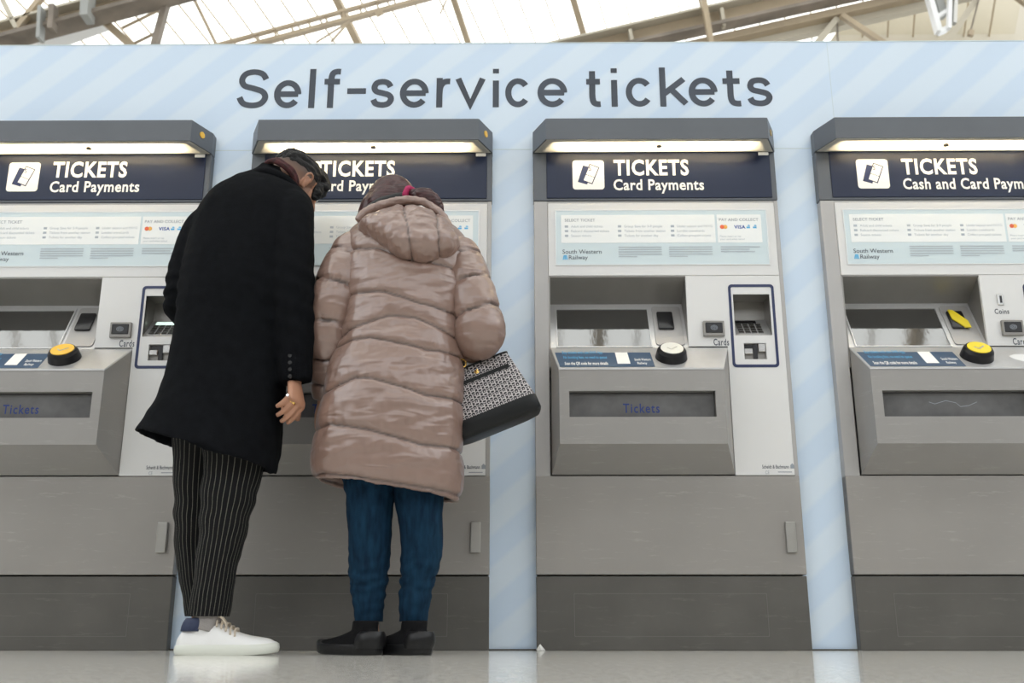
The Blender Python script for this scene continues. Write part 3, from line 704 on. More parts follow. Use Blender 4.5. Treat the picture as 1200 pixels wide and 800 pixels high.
    MB().geo(([SL(xe - .132, .03, .0016), SL(xe - .086, .03, .0016), SL(xe - .089, .122, .0016), SL(xe - .134, .122, .0016)], [[0, 1, 2, 3]])).build('white_square', 'print_white', lb)
    # ticket tray
    tr = MB().box(sx0, sx1, CY + .034, CY + .05, sz0, sz1).build('ticket_tray', 'slot_dark', root)
    MB().box(sx0 + .002, sx1 - .002, CY + .026, CY + .030, sz0 + .002, sz1 - .006).build('tray_flap', 'tray_glass', tr)
    x0, x1, z0, z1 = B(731, 471, 774, 482, CY)
    MB().geo(text_geo('Tickets', x0, x1, z0, z1, CY + .025, .012, 1.18)).build('tickets_lettering', 'tickets_ink', tr)
    # contactless card reader
    x0, x1, z0, z1 = B(824, 376, 849, 394, -.01)
    cr = MB().box(x0, x1, -.016, -.002, z0, z1, .003, 2).build('card_reader', 'recess_metal', fo if False else root)
    MB().box(x0 + .008, x1 - .008, -.018, -.015, z0 + .012, z1 - .008, .002).build('reader_window', 'black_plastic', cr)
    g = MB(); cxx, czz = (x0 + x1) / 2, (z0 + z1) / 2 + .002
    for rr_ in (.004, .008, .012): g.geo(frame_geo([(cxx + rr_ * 1.1 * math.cos(R(a)), czz + rr_ * .8 * math.sin(R(a))) for a in range(0, 360, 20)], [(cxx + (rr_ - .0015) * 1.1 * math.cos(R(a)), czz + (rr_ - .0015) * .8 * math.sin(R(a))) for a in range(0, 360, 20)], -.0185, -.018))
    g.build('contactless_mark', 'print_grey', cr)
    x0, x1, z0, z1 = B(836, 397, 854, 405)
    MB().geo(text_geo('Cards', x0, x1, z0, z1, -.0036, .015, 1.12)).build('cards_lettering', 'print_ink', root)
    # keypad alcove with blue border
    MB().geo(frame_geo(rrect(.730, .902, .998, 1.321, .014), rrect(.740, .892, 1.0085, 1.3105, .007), -.0045, -.0028)).build('keypad_border', 'navy', root)
    al = MB(); dp = .11
    al.box(kx0 - .003, kx0, .0, dp, kz0 - .003, kz1 + .003); al.box(kx1, kx1 + .003, .0, dp, kz0 - .003, kz1 + .003); al.box(kx0, kx1, .0, dp, kz1, kz1 + .003); al.box(kx0, kx1, dp - .02, dp, kz0, kz1)
    al.build('keypad_alcove', 'recess_metal', root)
    kp = MB(); kz = kz0 + .085
    kp.poly([(kx0, 0, kz0), (kx1, 0, kz0), (kx1, .085, kz), (kx0, .085, kz), (kx0, .085, kz0), (kx1, .085, kz0)], [[0, 1, 2, 3], [0, 4, 5, 1], [3, 2, 5, 4], [0, 3, 4], [1, 5, 2]])
    ko2 = kp.build('keypad', 'key_steel', root)
    uk = Vector((0, .085, kz - kz0)).normalized(); nk = Vector((0, -uk.z, uk.y)); ky = MB()
    def KP(x, v, h): return Vector((x, 0, kz0)) + uk * v + nk * h
    wk = (kx1 - kx0); 
    for i in range(4):
        for j in range(4):
            a = kx0 + wk * (.13 + .175 * i); b_ = a + wk * .14; v0 = .014 + .019 * j; v1 = v0 + .014
            ky.poly([KP(a, v0, 0), KP(b_, v0, 0), KP(b_, v1, 0), KP(a, v1, 0), KP(a, v0, .004), KP(b_, v0, .004), KP(b_, v1, .004), KP(a, v1, .004)], [[0, 1, 2, 3], [4, 5, 6, 7], [0, 1, 5, 4], [1, 2, 6, 5], [2, 3, 7, 6], [3, 0, 4, 7]])
    ky.build('keys', 'chrome', ko2, kind='stuff')
    MB().poly([KP(kx0 + .02, .094, 0), KP(kx1 - .04, .094, 0), KP(kx1 - .04, .113, 0), KP(kx0 + .02, .113, 0), KP(kx0 + .02, .094, .003), KP(kx1 - .04, .094, .003), KP(kx1 - .04, .113, .003), KP(kx0 + .02, .113, .003)], [[0, 1, 2, 3], [4, 5, 6, 7], [0, 1, 5, 4], [1, 2, 6, 5], [2, 3, 7, 6], [3, 0, 4, 7]]).build('display', 'black_plastic', ko2)
    # chip card slot
    cs = MB(); cs.box(cx0, cx1, .012, .02, cz0, cz1); cso = cs.build('chip_reader', 'recess_metal', root)
    xm = (cx0 + cx1) / 2 + .006
    MB().box(xm - .012, xm + .004, .004, .012, cz0 + .004, cz1 - .004).build('card_channel', 'black_plastic', cso)
    MB().box(xm + .006, cx1 - .002, -.004, .012, cz0 + .030, cz1 - .002, .002).build('bezel', 'chrome', cso)
    MB().box(cx0 + .002, xm - .014, -.002, .012, cz0 + .022, cz0 + .042, .002).build('bezel', 'chrome', cso)
    MB().box(cx0 + .004, xm - .004, .008, .012, cz1 - .018, cz1 - .004, .001).build('card_channel', 'black_plastic', cso)
    # serial plate lettering at the column foot
    x0, x1, z0, z1 = B(893, 546, 924, 549)
    MB().geo(text_geo('Scheidt & Bachmann', x0, x1, z0, z1 + .004, -.0036, .01)).build('maker_lettering', 'print_ink', root)
    g = MB(); xb = x1 + .006
    g.geo(([(xb, -.0036, z0), (xb + .014, -.0036, z0), (xb + .014, -.0036, z0 + .012), (xb + .007, -.0036, z0 + .019), (xb, -.0036, z0 + .012)], [[0, 1, 2, 3, 4]]))
    g.geo(text_geo('CE', x0 + .01, x0 + .024, z0 - .02, z0 - .008, -.0036)); g.geo(([(x0 + .055, -.0036, z0 - .014), (x0 + .105, -.0036, z0 - .014), (x0 + .105, -.0036, z0 - .011), (x0 + .055, -.0036, z0 - .011)], [[0, 1, 2, 3]]))
    g.build('maker_mark', 'print_grey', root)
    # ---- sign and hood
    MB().box(-.002, W + .002, .0, .14, ZB + .002, 1.872, .003).build('sign_box', 'hood_grey', root)
    sg = MB().box(.050, .925, -.004, .002, 1.677, 1.873, .0015).build('sign', 'sign_navy', root)
    hood = MB(); zt1, zt0 = 1.963, 1.872; hx = .003; ch = .046; HY = -.115
    prof = [(-hx, .036), (-hx, .0), (ch, HY), (W - ch + .0, HY), (W + hx, .0), (W + hx, .036)]
    prof_b = [(-hx, .036), (-hx, -.004), (ch, HY), (W - ch, HY), (W + hx, -.004), (W + hx, .036)]
    n = 6; inn = [(.035, -.012), (.072, HY + .022), (W - .072, HY + .022), (W - .035, -.012)]
    V = [(p[0], p[1], zt0) for p in prof_b] + [(p[0], p[1], zt1 - .004) for p in prof_b] + [(p[0] + (.006 if p[0] < .1 else -.006), p[1] + .006, zt1) for p in prof_b]
    Fc = [[6, 7, 8, 9, 10, 11][0:0]] if False else []
    for a in (0, 6): Fc += [[a + i, a + (i + 1) % 6, a + 6 + (i + 1) % 6, a + 6 + i] for i in range(6)]
    Fc += [[12, 13, 14, 15, 16, 17]]
    k = len(V); V += [(p[0], p[1], zt0) for p in inn] + [(p[0], p[1], zt0 + .05) for p in inn]
    # underside ring around the lamp trough, then trough walls and lid
    Fc += [[1, 2, k + 1, k], [2, 3, k + 2, k + 1], [3, 4, k + 3, k + 2], [4, 5, 0, 1, k, k + 3]]
    Fc += [[k + i, k + (i + 1) % 4, k + 4 + (i + 1) % 4, k + 4 + i] for i in range(4)] + [[k + 4, k + 5, k + 6, k + 7]]
    ho = MB().geo((V, Fc)).build('hood', 'hood_grey', root)
    q = .0015
    MB().poly([(p[0], p[1], z) for z in (zt0 - q, zt0 + q) for p in [(.004, -.005), (.050, HY + .005), (W - .050, HY + .005), (W - .004, -.005)]], [[0, 1, 2, 3], [7, 6, 5, 4], [0, 4, 5, 1], [1, 5, 6, 2], [2, 6, 7, 3], [3, 7, 4, 0]]).build('lamp_cover', 'lamp_cover', ho)
    MB().cyl((.485, HY * .55, zt0 - .008), (.485, HY * .55, zt0), .011, .008, 12).build('screw', 'grime', ho)
    MB().cyl((.12, -.06, zt0 + .04), (.84, -.06, zt0 + .04), .007, n=10).build('lamp_tube', 'lamp_white', ho)
    # lock on the right bevel of the hood
    mid = Vector((W - .0225, -.060, zt1 - .040)); nn_ = Vector((-(HY), 0, 0)) + Vector((0, -(ch), 0)); nn_ = Vector((.115, -.049, 0)).normalized()
    MB().cyl(mid - nn_ * .002, mid + nn_ * .004, .013, n=18).build('hood_lock', 'brass', ho)
    MB().box(W - .062, W - .022, -.008, -.004, 1.855, 1.868, .001).build('rating_label', 'print_white', sg)
    # pictogram
    x0, x1, z0, z1 = B(671, 188, 708, 222, -.004)
    pc = MB().geo(frame_geo(rrect(x0, x1, z0, z1, .012), [((x0 + x1) / 2, (z0 + z1) / 2)] * 24, -.0048, -.004)).build('pictogram', 'print_white', sg)
    cxx, czz = (x0 + x1) / 2, (z0 + z1) / 2
    def rot(pts, a, ox, oz): return [(cxx + ox + p[0] * math.cos(a) - p[1] * math.sin(a), czz + oz + p[0] * math.sin(a) + p[1] * math.cos(a)) for p in pts]
    bk = rot([(-.020, -.037), (.018, -.037), (.018, .037), (-.020, .037)], R(-17), -.012, -.001)
    flat(bk, -.0052, 'navy', 'card_symbol', pc)
    t2 = rot([(-.021, -.039), (.021, -.039), (.021, .039), (-.021, .039)], R(-22), .010, .003); flat(t2, -.0055, 'navy', 'card_symbol', pc)
    t3 = rot([(-.0172, -.0352), (.0172, -.0352), (.0172, .0352), (-.0172, .0352)], R(-22), .010, .003); flat(t3, -.0058, 'print_white', 'card_symbol', pc)
    dsh = MB()
    for i in range(5):
        p = rot([(-.017 + .0075 * i, -.010), (-.0125 + .0075 * i, -.010), (-.0125 + .0075 * i, -.0075), (-.017 + .0075 * i, -.0075)], R(-22), .010, .003); dsh.geo(([(a[0], -.006, a[1]) for a in p], [[0, 1, 2, 3]]))
    V, Fc = text_raw('S', .01); a, b_, c_, d_ = bounds(V); p = rot([(-.012 + (v[0] - a) * .025, .012 + (v[1] - c_) * .025) for v in V], R(-10), .010, .003); dsh.geo(([(q_[0], -.006, q_[1]) for q_ in p], Fc))
    dsh.build('card_symbol', 'navy', pc)
    return root

def copy_tree(o, parent=None):
    c = o.copy(); COL.objects.link(c)
    if parent: c.parent = parent
    for ch in list(o.children): copy_tree(ch, c)
    return c
def desc(o, name):
    out = []
    for c in o.children:
        if c.name.split('.')[0] == name: out.append(c)
        out += desc(c, name)
    return out
M3 = build_machine()
machines = [None, None, M3, None]
for i in (0, 1, 3):
    machines[i] = copy_tree(M3); machines[i].location.x = MX0[i]
def remat(o, m_):
    o.data = o.data.copy(); o.data.materials.clear(); o.data.materials.append(MATS[m_])
mach_lab = ('grey ticket machine at the left frame edge with an amber disc on its pad', 'grey ticket machine that the two people stand in front of', 'free ticket machine with a white pad disc, right of the handbag', 'cash and card ticket machine at the right edge with coin slot and yellow reader sticker')
for i, mc in enumerate(machines):
    setp(mc, mach_lab[i], 'ticket machine', 'ticket machines set in the blue wall')
    sg = desc(mc, 'sign')[0]; sh_ = (.013, -.042, 0, .016)[i]; sh2 = (.013, -.058, 0, .016)[i]
    x0, x1, z0, z1 = B(719, 187, 807, 206, -.004)
    MB().geo(text_geo('TICKETS', x0 + sh_, x1 + sh_, z0, z1, -.0048, .030)).build('sign_lettering', 'print_white', sg)
    if i < 3:
        x0, x1, z0, z1 = B(719, 210, 825, 227, -.004)
        for g_ in words_geo('Card Payments', x0 + sh2, x1 + sh2, z0, z1, -.0048, .022): MB().geo(g_).build('sign_lettering', 'print_white', sg)
    else:
        x0, x1, z0, z1 = B(719, 210, 888, 227, -.004)
        for g_ in words_geo('Cash and Card Payments', x0 + sh2, x1 + sh2, z0, z1, -.0048, .022): MB().geo(g_).build('sign_lettering', 'print_white', sg)
    # the tube's light: a strip lamp above the frosted cover
    ld = bpy.data.lights.new('tube_light', 'AREA'); ld.shape = 'RECTANGLE'; ld.size = .74; ld.size_y = .05; ld.energy = LAMP_W; ld.color = (1, .86, .62)
    lo = bpy.data.objects.new('tube_light', ld); COL.objects.link(lo); lo.parent = desc(mc, 'hood')[0]; lo.location = (.47, -.06, 1.905)
for i, m_ in ((0, 'amber'), (1, 'amber'), (3, 'yellow')): remat(desc(machines[i], 'pad_disc')[0], m_)
for i in (0, 1): remat(desc(machines[i], 'hood_lock')[0], 'amber')
remat(desc(machines[0], 'display')[0], 'display_lit')
# extras of the cash machine
m4 = machines[3]; X4 = MX0[3]
def B4(x0, y0, x1, y1, Y=0.0): a = P(x0, (y0 + y1) / 2, Y); b_ = P(x1, (y0 + y1) / 2, Y); return a.x - X4, b_.x - X4, P(x0, y1, Y).z, P(x0, y0, Y).z
x0, x1, z0, z1 = B4(1168, 345, 1175, 358)
cn = MB().box(x0, x1, -.010, -.002, z0, z1, .002).build('coin_slot', 'steel', m4)
MB().box(x0 + .007, x1 - .007, -.0108, -.009, z0 + .008, z1 - .008).build('slot', 'black_plastic', cn)
x0, x1, z0, z1 = B4(1165, 362, 1182, 368)
MB().geo(text_geo('Coins', x0, x1, z0, z1, -.0036, .015, 1.12)).build('coins_lettering', 'print_ink', m4)
# yellow sticker strip wrapped across the black reader of the cash machine
rw = [o for o in desc(m4, 'reader_window') if o.parent.name.startswith('reader_plate')][0]
cs_ = [Vector(v.co) for v in rw.data.vertices]; cc = sum(cs_, Vector()) / len(cs_)
u1 = Vector((0, .1195, .209)).normalized(); n1 = Vector((0, -u1.z, u1.y))
def RW(x, v, h=.0085): return Vector((cc.x + x, cc.y, cc.z)) + u1 * v + n1 * h
mkk = MB().poly([RW(a, b_, h) for h in (.004, .009) for a, b_ in ((-.024, .048), (-.006, .046), (.034, -.012), (.036, -.048), (.014, -.048), (-.022, .0))], [[0, 1, 2, 3, 4, 5], [11, 10, 9, 8, 7, 6]] + [[i, (i + 1) % 6, 6 + (i + 1) % 6, 6 + i] for i in range(6)])
mkk.build('yellow_sticker', 'yellow', rw, label='yellow sticker strip')
CYl = -.12
def SL4(x, v, h=.001):
    uL = Vector((0, .12, .1055)).normalized(); nL = Vector((0, -uL.z, uL.y)); return Vector((x, 0, 0)) + Vector((0, CYl - .002, .9665)) + uL * v + nL * h
pts = [(.655 + .038 * math.cos(R(a)) * (1 + .12 * math.sin(R(3 * a))), .075 + .030 * math.sin(R(a)) * (1 + .1 * math.cos(R(4 * a)))) for a in range(0, 360, 15)]
link('glue_patch', mesh('glue_patch', [SL4(*p) for p in pts], [list(range(len(pts)))], 'smudge'), m4, label='dried white glue patch')
# cracked tray flap of the cash machine carries no lettering
for o in desc(m4, 'tickets_lettering'): bpy.data.objects.remove(o)
cr_ = MB(); pp = [(.29, .845), (.31, .838), (.35, .850), (.385, .842), (.40, .828), (.43, .832), (.46, .845)]
for (a, b_), (c_, d_) in zip(pp, pp[1:]): cr_.geo(([(a, CYl + .0255, b_), (c_, CYl + .0255, d_), (c_, CYl + .0255, d_ + .002), (a, CYl + .0255, b_ + .002)], [[0, 1, 2, 3]]))
cr_.build('crack', 'print_grey', desc(m4, 'ticket_tray')[0])
# litter
lp = P(633, 760, -.02); lt = MB(); random.seed(2)
V = [(lp.x + .018 * math.cos(a) * random.uniform(.5, 1), -.03 + .012 * math.sin(a), .001 + .016 * random.random() * (i % 2)) for i, a in enumerate([R(36 * k) for k in range(10)])] + [(lp.x, -.03, .022)]
lt.geo((V, [[i, (i + 1) % 10, 10] for i in range(10)] + [list(range(9, -1, -1))]))
lt.build('paper_scrap', 'litter', label='tiny crumpled white paper scrap on the floor at the wall foot', cat='litter')

# ================================================================== PEOPLE
X_, Y_, Z_ = Vector((1, 0, 0)), Vector((0, 1, 0)), Vector((0, 0, 1))
def ring(l, r, y, Yc, dep, tilt=0.0, n=48, e=2.3, yt=0.0):
    """horizontal cross-section whose silhouette spans pixels l..r at row y, on the upright plane Yc"""
    a, b_ = P(l, y - tilt, Yc), P(r, y + tilt, Yc); c = (a + b_) / 2; h = (b_ - a) / 2
    return ell(c, h, Vector((0, dep, yt)), n, e)
def scaled(rg, k, dz=0.0):
    c = sum(rg, Vector()) / len(rg); return [c + (p - c) * k + Vector((0, 0, dz)) for p in rg]
def hollow(rings, k=.93, up=.14):
    m_ = int(up * 40); return rings + [scaled(rings[-1], (1 + k) / 2, -.003)] + [scaled(rings[-1 - i], k - .01 * i, .002) for i in range(m_)]
def smooth_rings(rings, k=4):
    arr = [np.array([tuple(p) for p in r_]) for r_ in rings]; return [[Vector(p) for p in a] for a in catmull(arr, k)]
def unit(v): return Vector(v).normalized()
def hand(wr, d, s, curls, thumb=(.6, .55, .35), k=1.0, r0=.024, side=1):
    """palm, four fingers of different lengths and a thumb; d = along the hand, s = towards the thumb"""
    wr, d = Vector(wr), unit(d); s = Vector(s); s = (s - d * s.dot(d)).normalized(); n = s.cross(d) * side
    g = [rings_geo(smooth_rings([ell(wr - d * .05 * k, s * r0 * 1.05, n * r0 * .85, 18), ell(wr, s * r0, n * r0 * .72, 18), ell(wr + d * .03 * k, s * .034 * k, n * .017 * k, 18), ell(wr + d * .065 * k, s * .040 * k, n * .0155 * k, 18), ell(wr + d * .092 * k, s * .040 * k, n * .012 * k, 18), ell(wr + d * .102 * k, s * .034 * k, n * .007 * k, 18)], 3))]
    for (off, ln, fr), cu in zip(((.029, .074, .092), (.0095, .082, .097), (-.0105, .076, .094), (-.029, .060, .086)), curls):
        p = wr + d * fr * k * .93 + s * off * k; pts = [p - d * .02 * k, p]; ang = 0; rad = [.0098 * k, .0100 * k]
        for seg_, (fl, c_) in enumerate(((.45, cu[0]), (.30, cu[1]), (.25, cu[2]))):
            ang += R(c_); dd = (d * math.cos(ang) + n * math.sin(ang) + s * off * 1.2).normalized(); p = p + dd * ln * fl * k
            pts.append(p); rad.append((.0090, .0083, .0068)[seg_] * k)
        g.append(tube(pts, rad, 12, 4))
    t0 = wr + d * .022 * k + s * .018 * k + n * .006; td = (s * thumb[0] + d * thumb[1] + n * thumb[2]).normalized(); t1 = t0 + td * .045 * k; td2 = (td + n * .25 + d * .35).normalized()
    g.append(tube([t0 - td * .01, t0 + td * .02, t1, t1 + td2 * .03 * k, t1 + td2 * .052 * k], [.014 * k, .0145 * k, .0112 * k, .0105 * k, .0075 * k], 12, 3))
    return g, n
def head_geo(c, f, u):
    f = unit(f); u = Vector(u); u = (u - f * u.dot(f)).normalized(); r_ = f.cross(u); M = Matrix((r_, f, u)).transposed()
    T = lambda x, y, z: Vector(c) + M @ Vector((x, y, z))
    g = [ball(T(0, -.012, .030), (.076, .094, .084), M), ball(T(0, .028, -.020), (.064, .066, .078), M), ball(T(0, .050, -.075), (.040, .038, .036), M), ball(T(0, .010, -.055), (.058, .060, .045), M),
         ball(T(0, .075, .028), (.052, .020, .014), M), tube([T(0, .088, .015), T(0, .100, -.008), T(0, .108, -.026)], [.009, .0105, .013], 12, 3), ball(T(.012, .094, -.028), (.009, .011, .008), M), ball(T(-.012, .094, -.028), (.009, .011, .008), M),
         ball(T(0, .089, -.050), (.024, .010, .0055), M), ball(T(0, .087, -.060), (.021, .010, .006), M), ball(T(.036, .070, -.018), (.022, .016, .018), M), ball(T(-.036, .070, -.018), (.022, .016, .018), M)]
    for sx in (1, -1):      # ear: shell, rim and lobe
        ec = (sx * .079, -.006, -.010)
        g.append(ball(T(*ec), (.006, .016, .028), M @ Matrix.Rotation(R(-12), 3, 'X')))
        g.append(tube([T(sx * .083, .010, .000), T(sx * .090, .006, .018), T(sx * .094, -.008, .024), T(sx * .094, -.020, .012), T(sx * .091, -.018, -.010), T(sx * .085, -.006, -.032), T(sx * .081, .002, -.030)], [.004, .0045, .0048, .0045, .004, .0055, .004], 8, 3))
    return g, M, T
def paint_head(me, c, M, fade):
    V, _ = arrays(me); lo = (V - np.array(c)) @ np.array(M); at = me.attributes.new('hairline', 'FLOAT', 'POINT')
    z = lo[:, 2] + .25 * np.clip(-lo[:, 1], -.02, .06) * 0; val = np.clip((z - fade[0]) / (fade[1] - fade[0]), 0, 1) * (lo[:, 1] < .035) * (np.linalg.norm(lo, axis=1) < .17)
    val *= ~((np.abs(lo[:, 0]) > .079) & (lo[:, 2] < .03)); at.data.foreach_set('value', val.astype(np.float32))
def fractal(p, s): return noise.fractal(Vector((p[0] * s[0], p[1] * s[1], p[2] * s[2])), .9, 2.1, 3)
def uvtube(name, rings, m_, parent, close_top=False):
    n = len(rings[0]); V = []; Fc = []; uvs = []
    for k, rg in enumerate(rings): V += rg
    for k in range(len(rings) - 1):
        for i in range(n):
            j = (i + 1) % n; Fc.append([k * n + i, k * n + j, (k + 1) * n + j, (k + 1) * n + i]); uvs.append(((i / n, k / len(rings)), ((i + 1) / n, k / len(rings)), ((i + 1) / n, (k + 1) / len(rings)), (i / n, (k + 1) / len(rings))))
    # turned-in hem so the leg end has thickness
    me = mesh(name, V, Fc, m_, True); uvl = me.uv_layers.new(name='UVMap')
    for p, q in zip(me.polygons, uvs):
        for li, c in zip(p.loop_indices, q): uvl.data[li].uv = c
    return me
def legs_mesh(name, specs, m_, parent, folds, n=40):
    mes = []
    for rows in specs:       # (px, py, Y, radius, flat)
        arr = catmull([np.array([*P(r_[0], r_[1], r_[2]), r_[3], r_[4]]) for r_ in rows], 14)
        rings = []
        for a in arr:
            c = Vector(a[:3]); rg = ell(c, X_ * a[3], Y_ * a[3] * a[4], n)
            out = []
            for q in rg:
                d_ = (q - c).normalized(); w_ = folds(q, c, d_); out.append(q + d_ * w_)
            rings.append(out)
        rings += [scaled(rings[-1], .93, .002), scaled(rings[-1], .9, .05)]
        mes.append(rings)
    return mes
def merge_uv(name, ringsets, m_, parent, **k):
    Vs, Fs, U = [], [], []
    for rings in ringsets:
        n = len(rings[0]); b0 = len(Vs); K = len(rings)
        for rg in rings: Vs += rg
        for q in range(K - 1):
            for i in range(n):
                j = (i + 1) % n; Fs.append([b0 + q * n + i, b0 + q * n + j, b0 + (q + 1) * n + j, b0 + (q + 1) * n + i]); U.append(((i / n, q / K), ((i + 1) / n, q / K), ((i + 1) / n, (q + 1) / K), (i / n, (q + 1) / K)))
    me = mesh(name, Vs, Fs, m_, True); uvl = me.uv_layers.new(name='UVMap')
    for p, q in zip(me.polygons, U):
        for li, c in zip(p.loop_indices, q): uvl.data[li].uv = c
    return link(name, me, parent, **k)
def child(name, me, parent, **k):
    o = link(name, me, parent, **k); o.location = -parent.location; return o

# ------------------------------------------------------------------ the man
man = empty('person', (P(258, 765, -.52).x, -.50, 0), label='man in a long black coat and pinstripe trousers leaning to the ticket screen', cat='person')
tors = [ring(306, 344, 200, -.345, .058, 6), ring(300, 350, 210, -.37, .075, 8), ring(276, 356, 219, -.40, .10, 6), ring(252, 364, 230, -.42, .118, 4), ring(236, 367, 246, -.44, .13), ring(227, 366, 268, -.45, .14), ring(218, 360, 300, -.47, .145), ring(212, 352, 340, -.49, .145),
        ring(208, 344, 380, -.50, .142), ring(201, 338, 420, -.51, .15), ring(190, 333, 460, -.52, .165, -4), ring(176, 329, 500, -.53, .185, 12), ring(163, 322, 531, -.54, .205, 23)]
tors = smooth_rings(tors, 4); tors = hollow(tors, .93, .16)
slR = tube([P(335, 236, -.44), P(343, 252, -.50), P(344, 300, -.55), P(344, 350, -.575), P(345, 400, -.575), P(346, 449, -.57)], [.058, .068, .067, .064, .058, .050], 24, 5)
slL = tube([P(252, 255, -.44), P(237, 270, -.44), P(222, 310, -.45), P(214, 345, -.45), P(215, 364, -.38), P(232, 366, -.27), P(246, 366, -.20)], [.055, .064, .066, .060, .054, .050, .046], 24, 5)
lap = [P(310, 201, -.42)]
me = remesh([rings_geo(tors), slR, slL], .007, 'wool_black', 6)
V, Nn = arrays(me)
arm = np.array([tuple(P(x, 10, -.5)) for x in (0,)])
elb = np.array(P(214, 352, -.45)); elr = np.array(P(345, 352, -.57))
for i in range(len(V)):
    p = V[i]; a = .0035 * fractal(p, (6, 6, 3)) + .0022 * fractal(p, (16, 16, 9))
    de = np.linalg.norm(p - elb); a += .006 * math.sin(p[2] * 130 + 3 * fractal(p, (5, 5, 5))) * math.exp(-(de / .10) ** 2)
    de = np.linalg.norm(p - elr); a += .003 * math.sin(p[2] * 95 + p[0] * 40) * math.exp(-(de / .13) ** 2)
    if p[2] < .95: a += .006 * fractal((p[0] + p[2] * .7, p[1], p[2]), (9, 7, 3)) * (.95 - p[2]) / .25
    V[i] = p + Nn[i] * a
setco(me, V)
coat = child('coat', me, man)
# centre back seam and raised coat collar
col = tube([P(286, 216, -.36), P(290, 208, -.43), P(308, 200, -.47), P(330, 206, -.48), P(347, 220, -.45), P(354, 226, -.38)], [.012, .016, .018, .018, .015, .012], 14, 5, flat=.7)
child('collar', remesh([col], .004, 'wool_black', 3), coat) if False else None
cb = remesh([col], .004, 'wool_black', 3); o = link('collar', cb, coat)
for k in range(4):
    b_ = P(344.5, 422 + 8 * k, -.57); MB().cyl(b_ + Vector((0, -.058, 0)), b_ + Vector((0, -.050, 0)), .0062, n=16).build('cuff_button', 'button_black', coat, smooth=True, angle=40)
cu = P(345, 447, -.575)
# body: one continuous surface, dressed above
hc = P(345, 217, -.30)
hg, HM, HT = head_geo(hc, (.56, .68, -.46), (.40, .30, .86))
sh = P(300, 250, -.42); pel = P(255, 500, -.50); wr = P(345, 446, -.575)
HD, HS, HC = (.24, -.50, -.82), (.46, .75, -.48), ((46, 22, 12), (50, 22, 14), (56, 18, 14), (58, 18, 12))
hd_, hn = hand(wr + Vector((0, 0, -.003)), HD, HS, HC, r0=.026, k=.98)
wl_ = P(250, 366, -.185); hl_, _ = hand(wl_, (.35, .93, 0), (.9, -.3, .3), ((20, 30, 20), (25, 30, 20), (30, 30, 20), (35, 30, 20)), side=-1)
body = [tube([hc - Vector((.0, -.0, .03)), P(330, 214, -.37), sh + Vector((.04, 0, .02))], [.056, .056, .06], 20, 4),
        rings_geo(smooth_rings([ell(sh + Vector((.02, .02, .03)), X_ * .10, Y_ * .06, 24), ell(sh + Vector((0, 0, -.05)), X_ * .15, Y_ * .09, 24), ell(P(280, 350, -.49), X_ * .145, Y_ * .09, 24), ell(P(270, 430, -.50), X_ * .13, Y_ * .09, 24), ell(pel, X_ * .13, Y_ * .10, 24)], 3)),
        tube([sh + Vector((.06, 0, -.03)), P(343, 256, -.49), P(344, 350, -.56), P(345, 400, -.575), wr], [.045, .045, .038, .033, .026], 16, 4),
        tube([sh - Vector((.08, 0, .03)), P(237, 280, -.44), P(216, 345, -.43), P(225, 364, -.33), wl_], [.045, .045, .038, .034, .026], 16, 4),
        tube([pel + Vector((.06, 0, 0)), P(268, 600, -.54), P(247, 715, -.535), P(238, 745, -.535)], [.075, .055, .036, .034], 16, 4), tube([pel - Vector((.06, 0, 0)), P(233, 560, -.45), P(231, 620, -.41), P(236, 715, -.365), P(240, 742, -.36)], [.07, .055, .046, .032, .03], 16, 4)]
me = remesh(body + hg + hd_ + hl_, .0036, 'skin_man', 3)
paint_head(me, hc, HM, (-.055, .045))
bd = child('body', me, man)
for sx in (1, -1):
    e_ = child('eye', mesh('eye', *ball(HT(sx * .031, .082, .004), (.0115, .0115, .0115), n=8), 'eye_white', True), man)
# hair: full top, short quiff to the front
hr = [ball(HT(0, -.015, .052), (.078, .095, .066), HM), ball(HT(0, .050, .080), (.062, .052, .036), HM), ball(HT(.0, .082, .078), (.050, .026, .028), HM), ball(HT(.018, .078, .048), (.052, .026, .036), HM), ball(HT(0, -.03, .078), (.062, .062, .035), HM), ball(HT(.048, .062, .015), (.028, .024, .044), HM)]
me = remesh(hr, .003, 'hair_black', 3); V, Nn = arrays(me)
for i in range(len(V)):
    q = np.array(HM.transposed() @ (Vector(V[i]) - hc)); V[i] = V[i] + Nn[i] * (.004 * fractal((q[0] * 3, q[1], q[2] * 2), (16, 12, 10)) + .005 * fractal(q, (75, 16, 60)))
setco(me, V); child('hair', me, man)
# scarf around the neck
nk = (P(347, 205, -.31) - P(312, 222, -.42)).normalized(); nc = P(328, 209, -.375)
s1 = nk.cross(Y_).normalized(); s2 = nk.cross(s1); pts = [nc + s1 * .063 * math.cos(R(a)) + s2 * .063 * math.sin(R(a)) + nk * .006 * math.sin(R(a * 3)) for a in range(0, 361, 24)]
sc1 = tube(pts, [.0095 + .0015 * (i % 2) for i in range(len(pts))], 12, 3, flat=1.3); sc2 = tube([p - nk * .014 + (p - nc) * .07 for p in pts], [.009] * len(pts), 12, 3)
me = remesh([sc1, sc2], .004, 'scarf_red', 2); child('scarf', me, man)
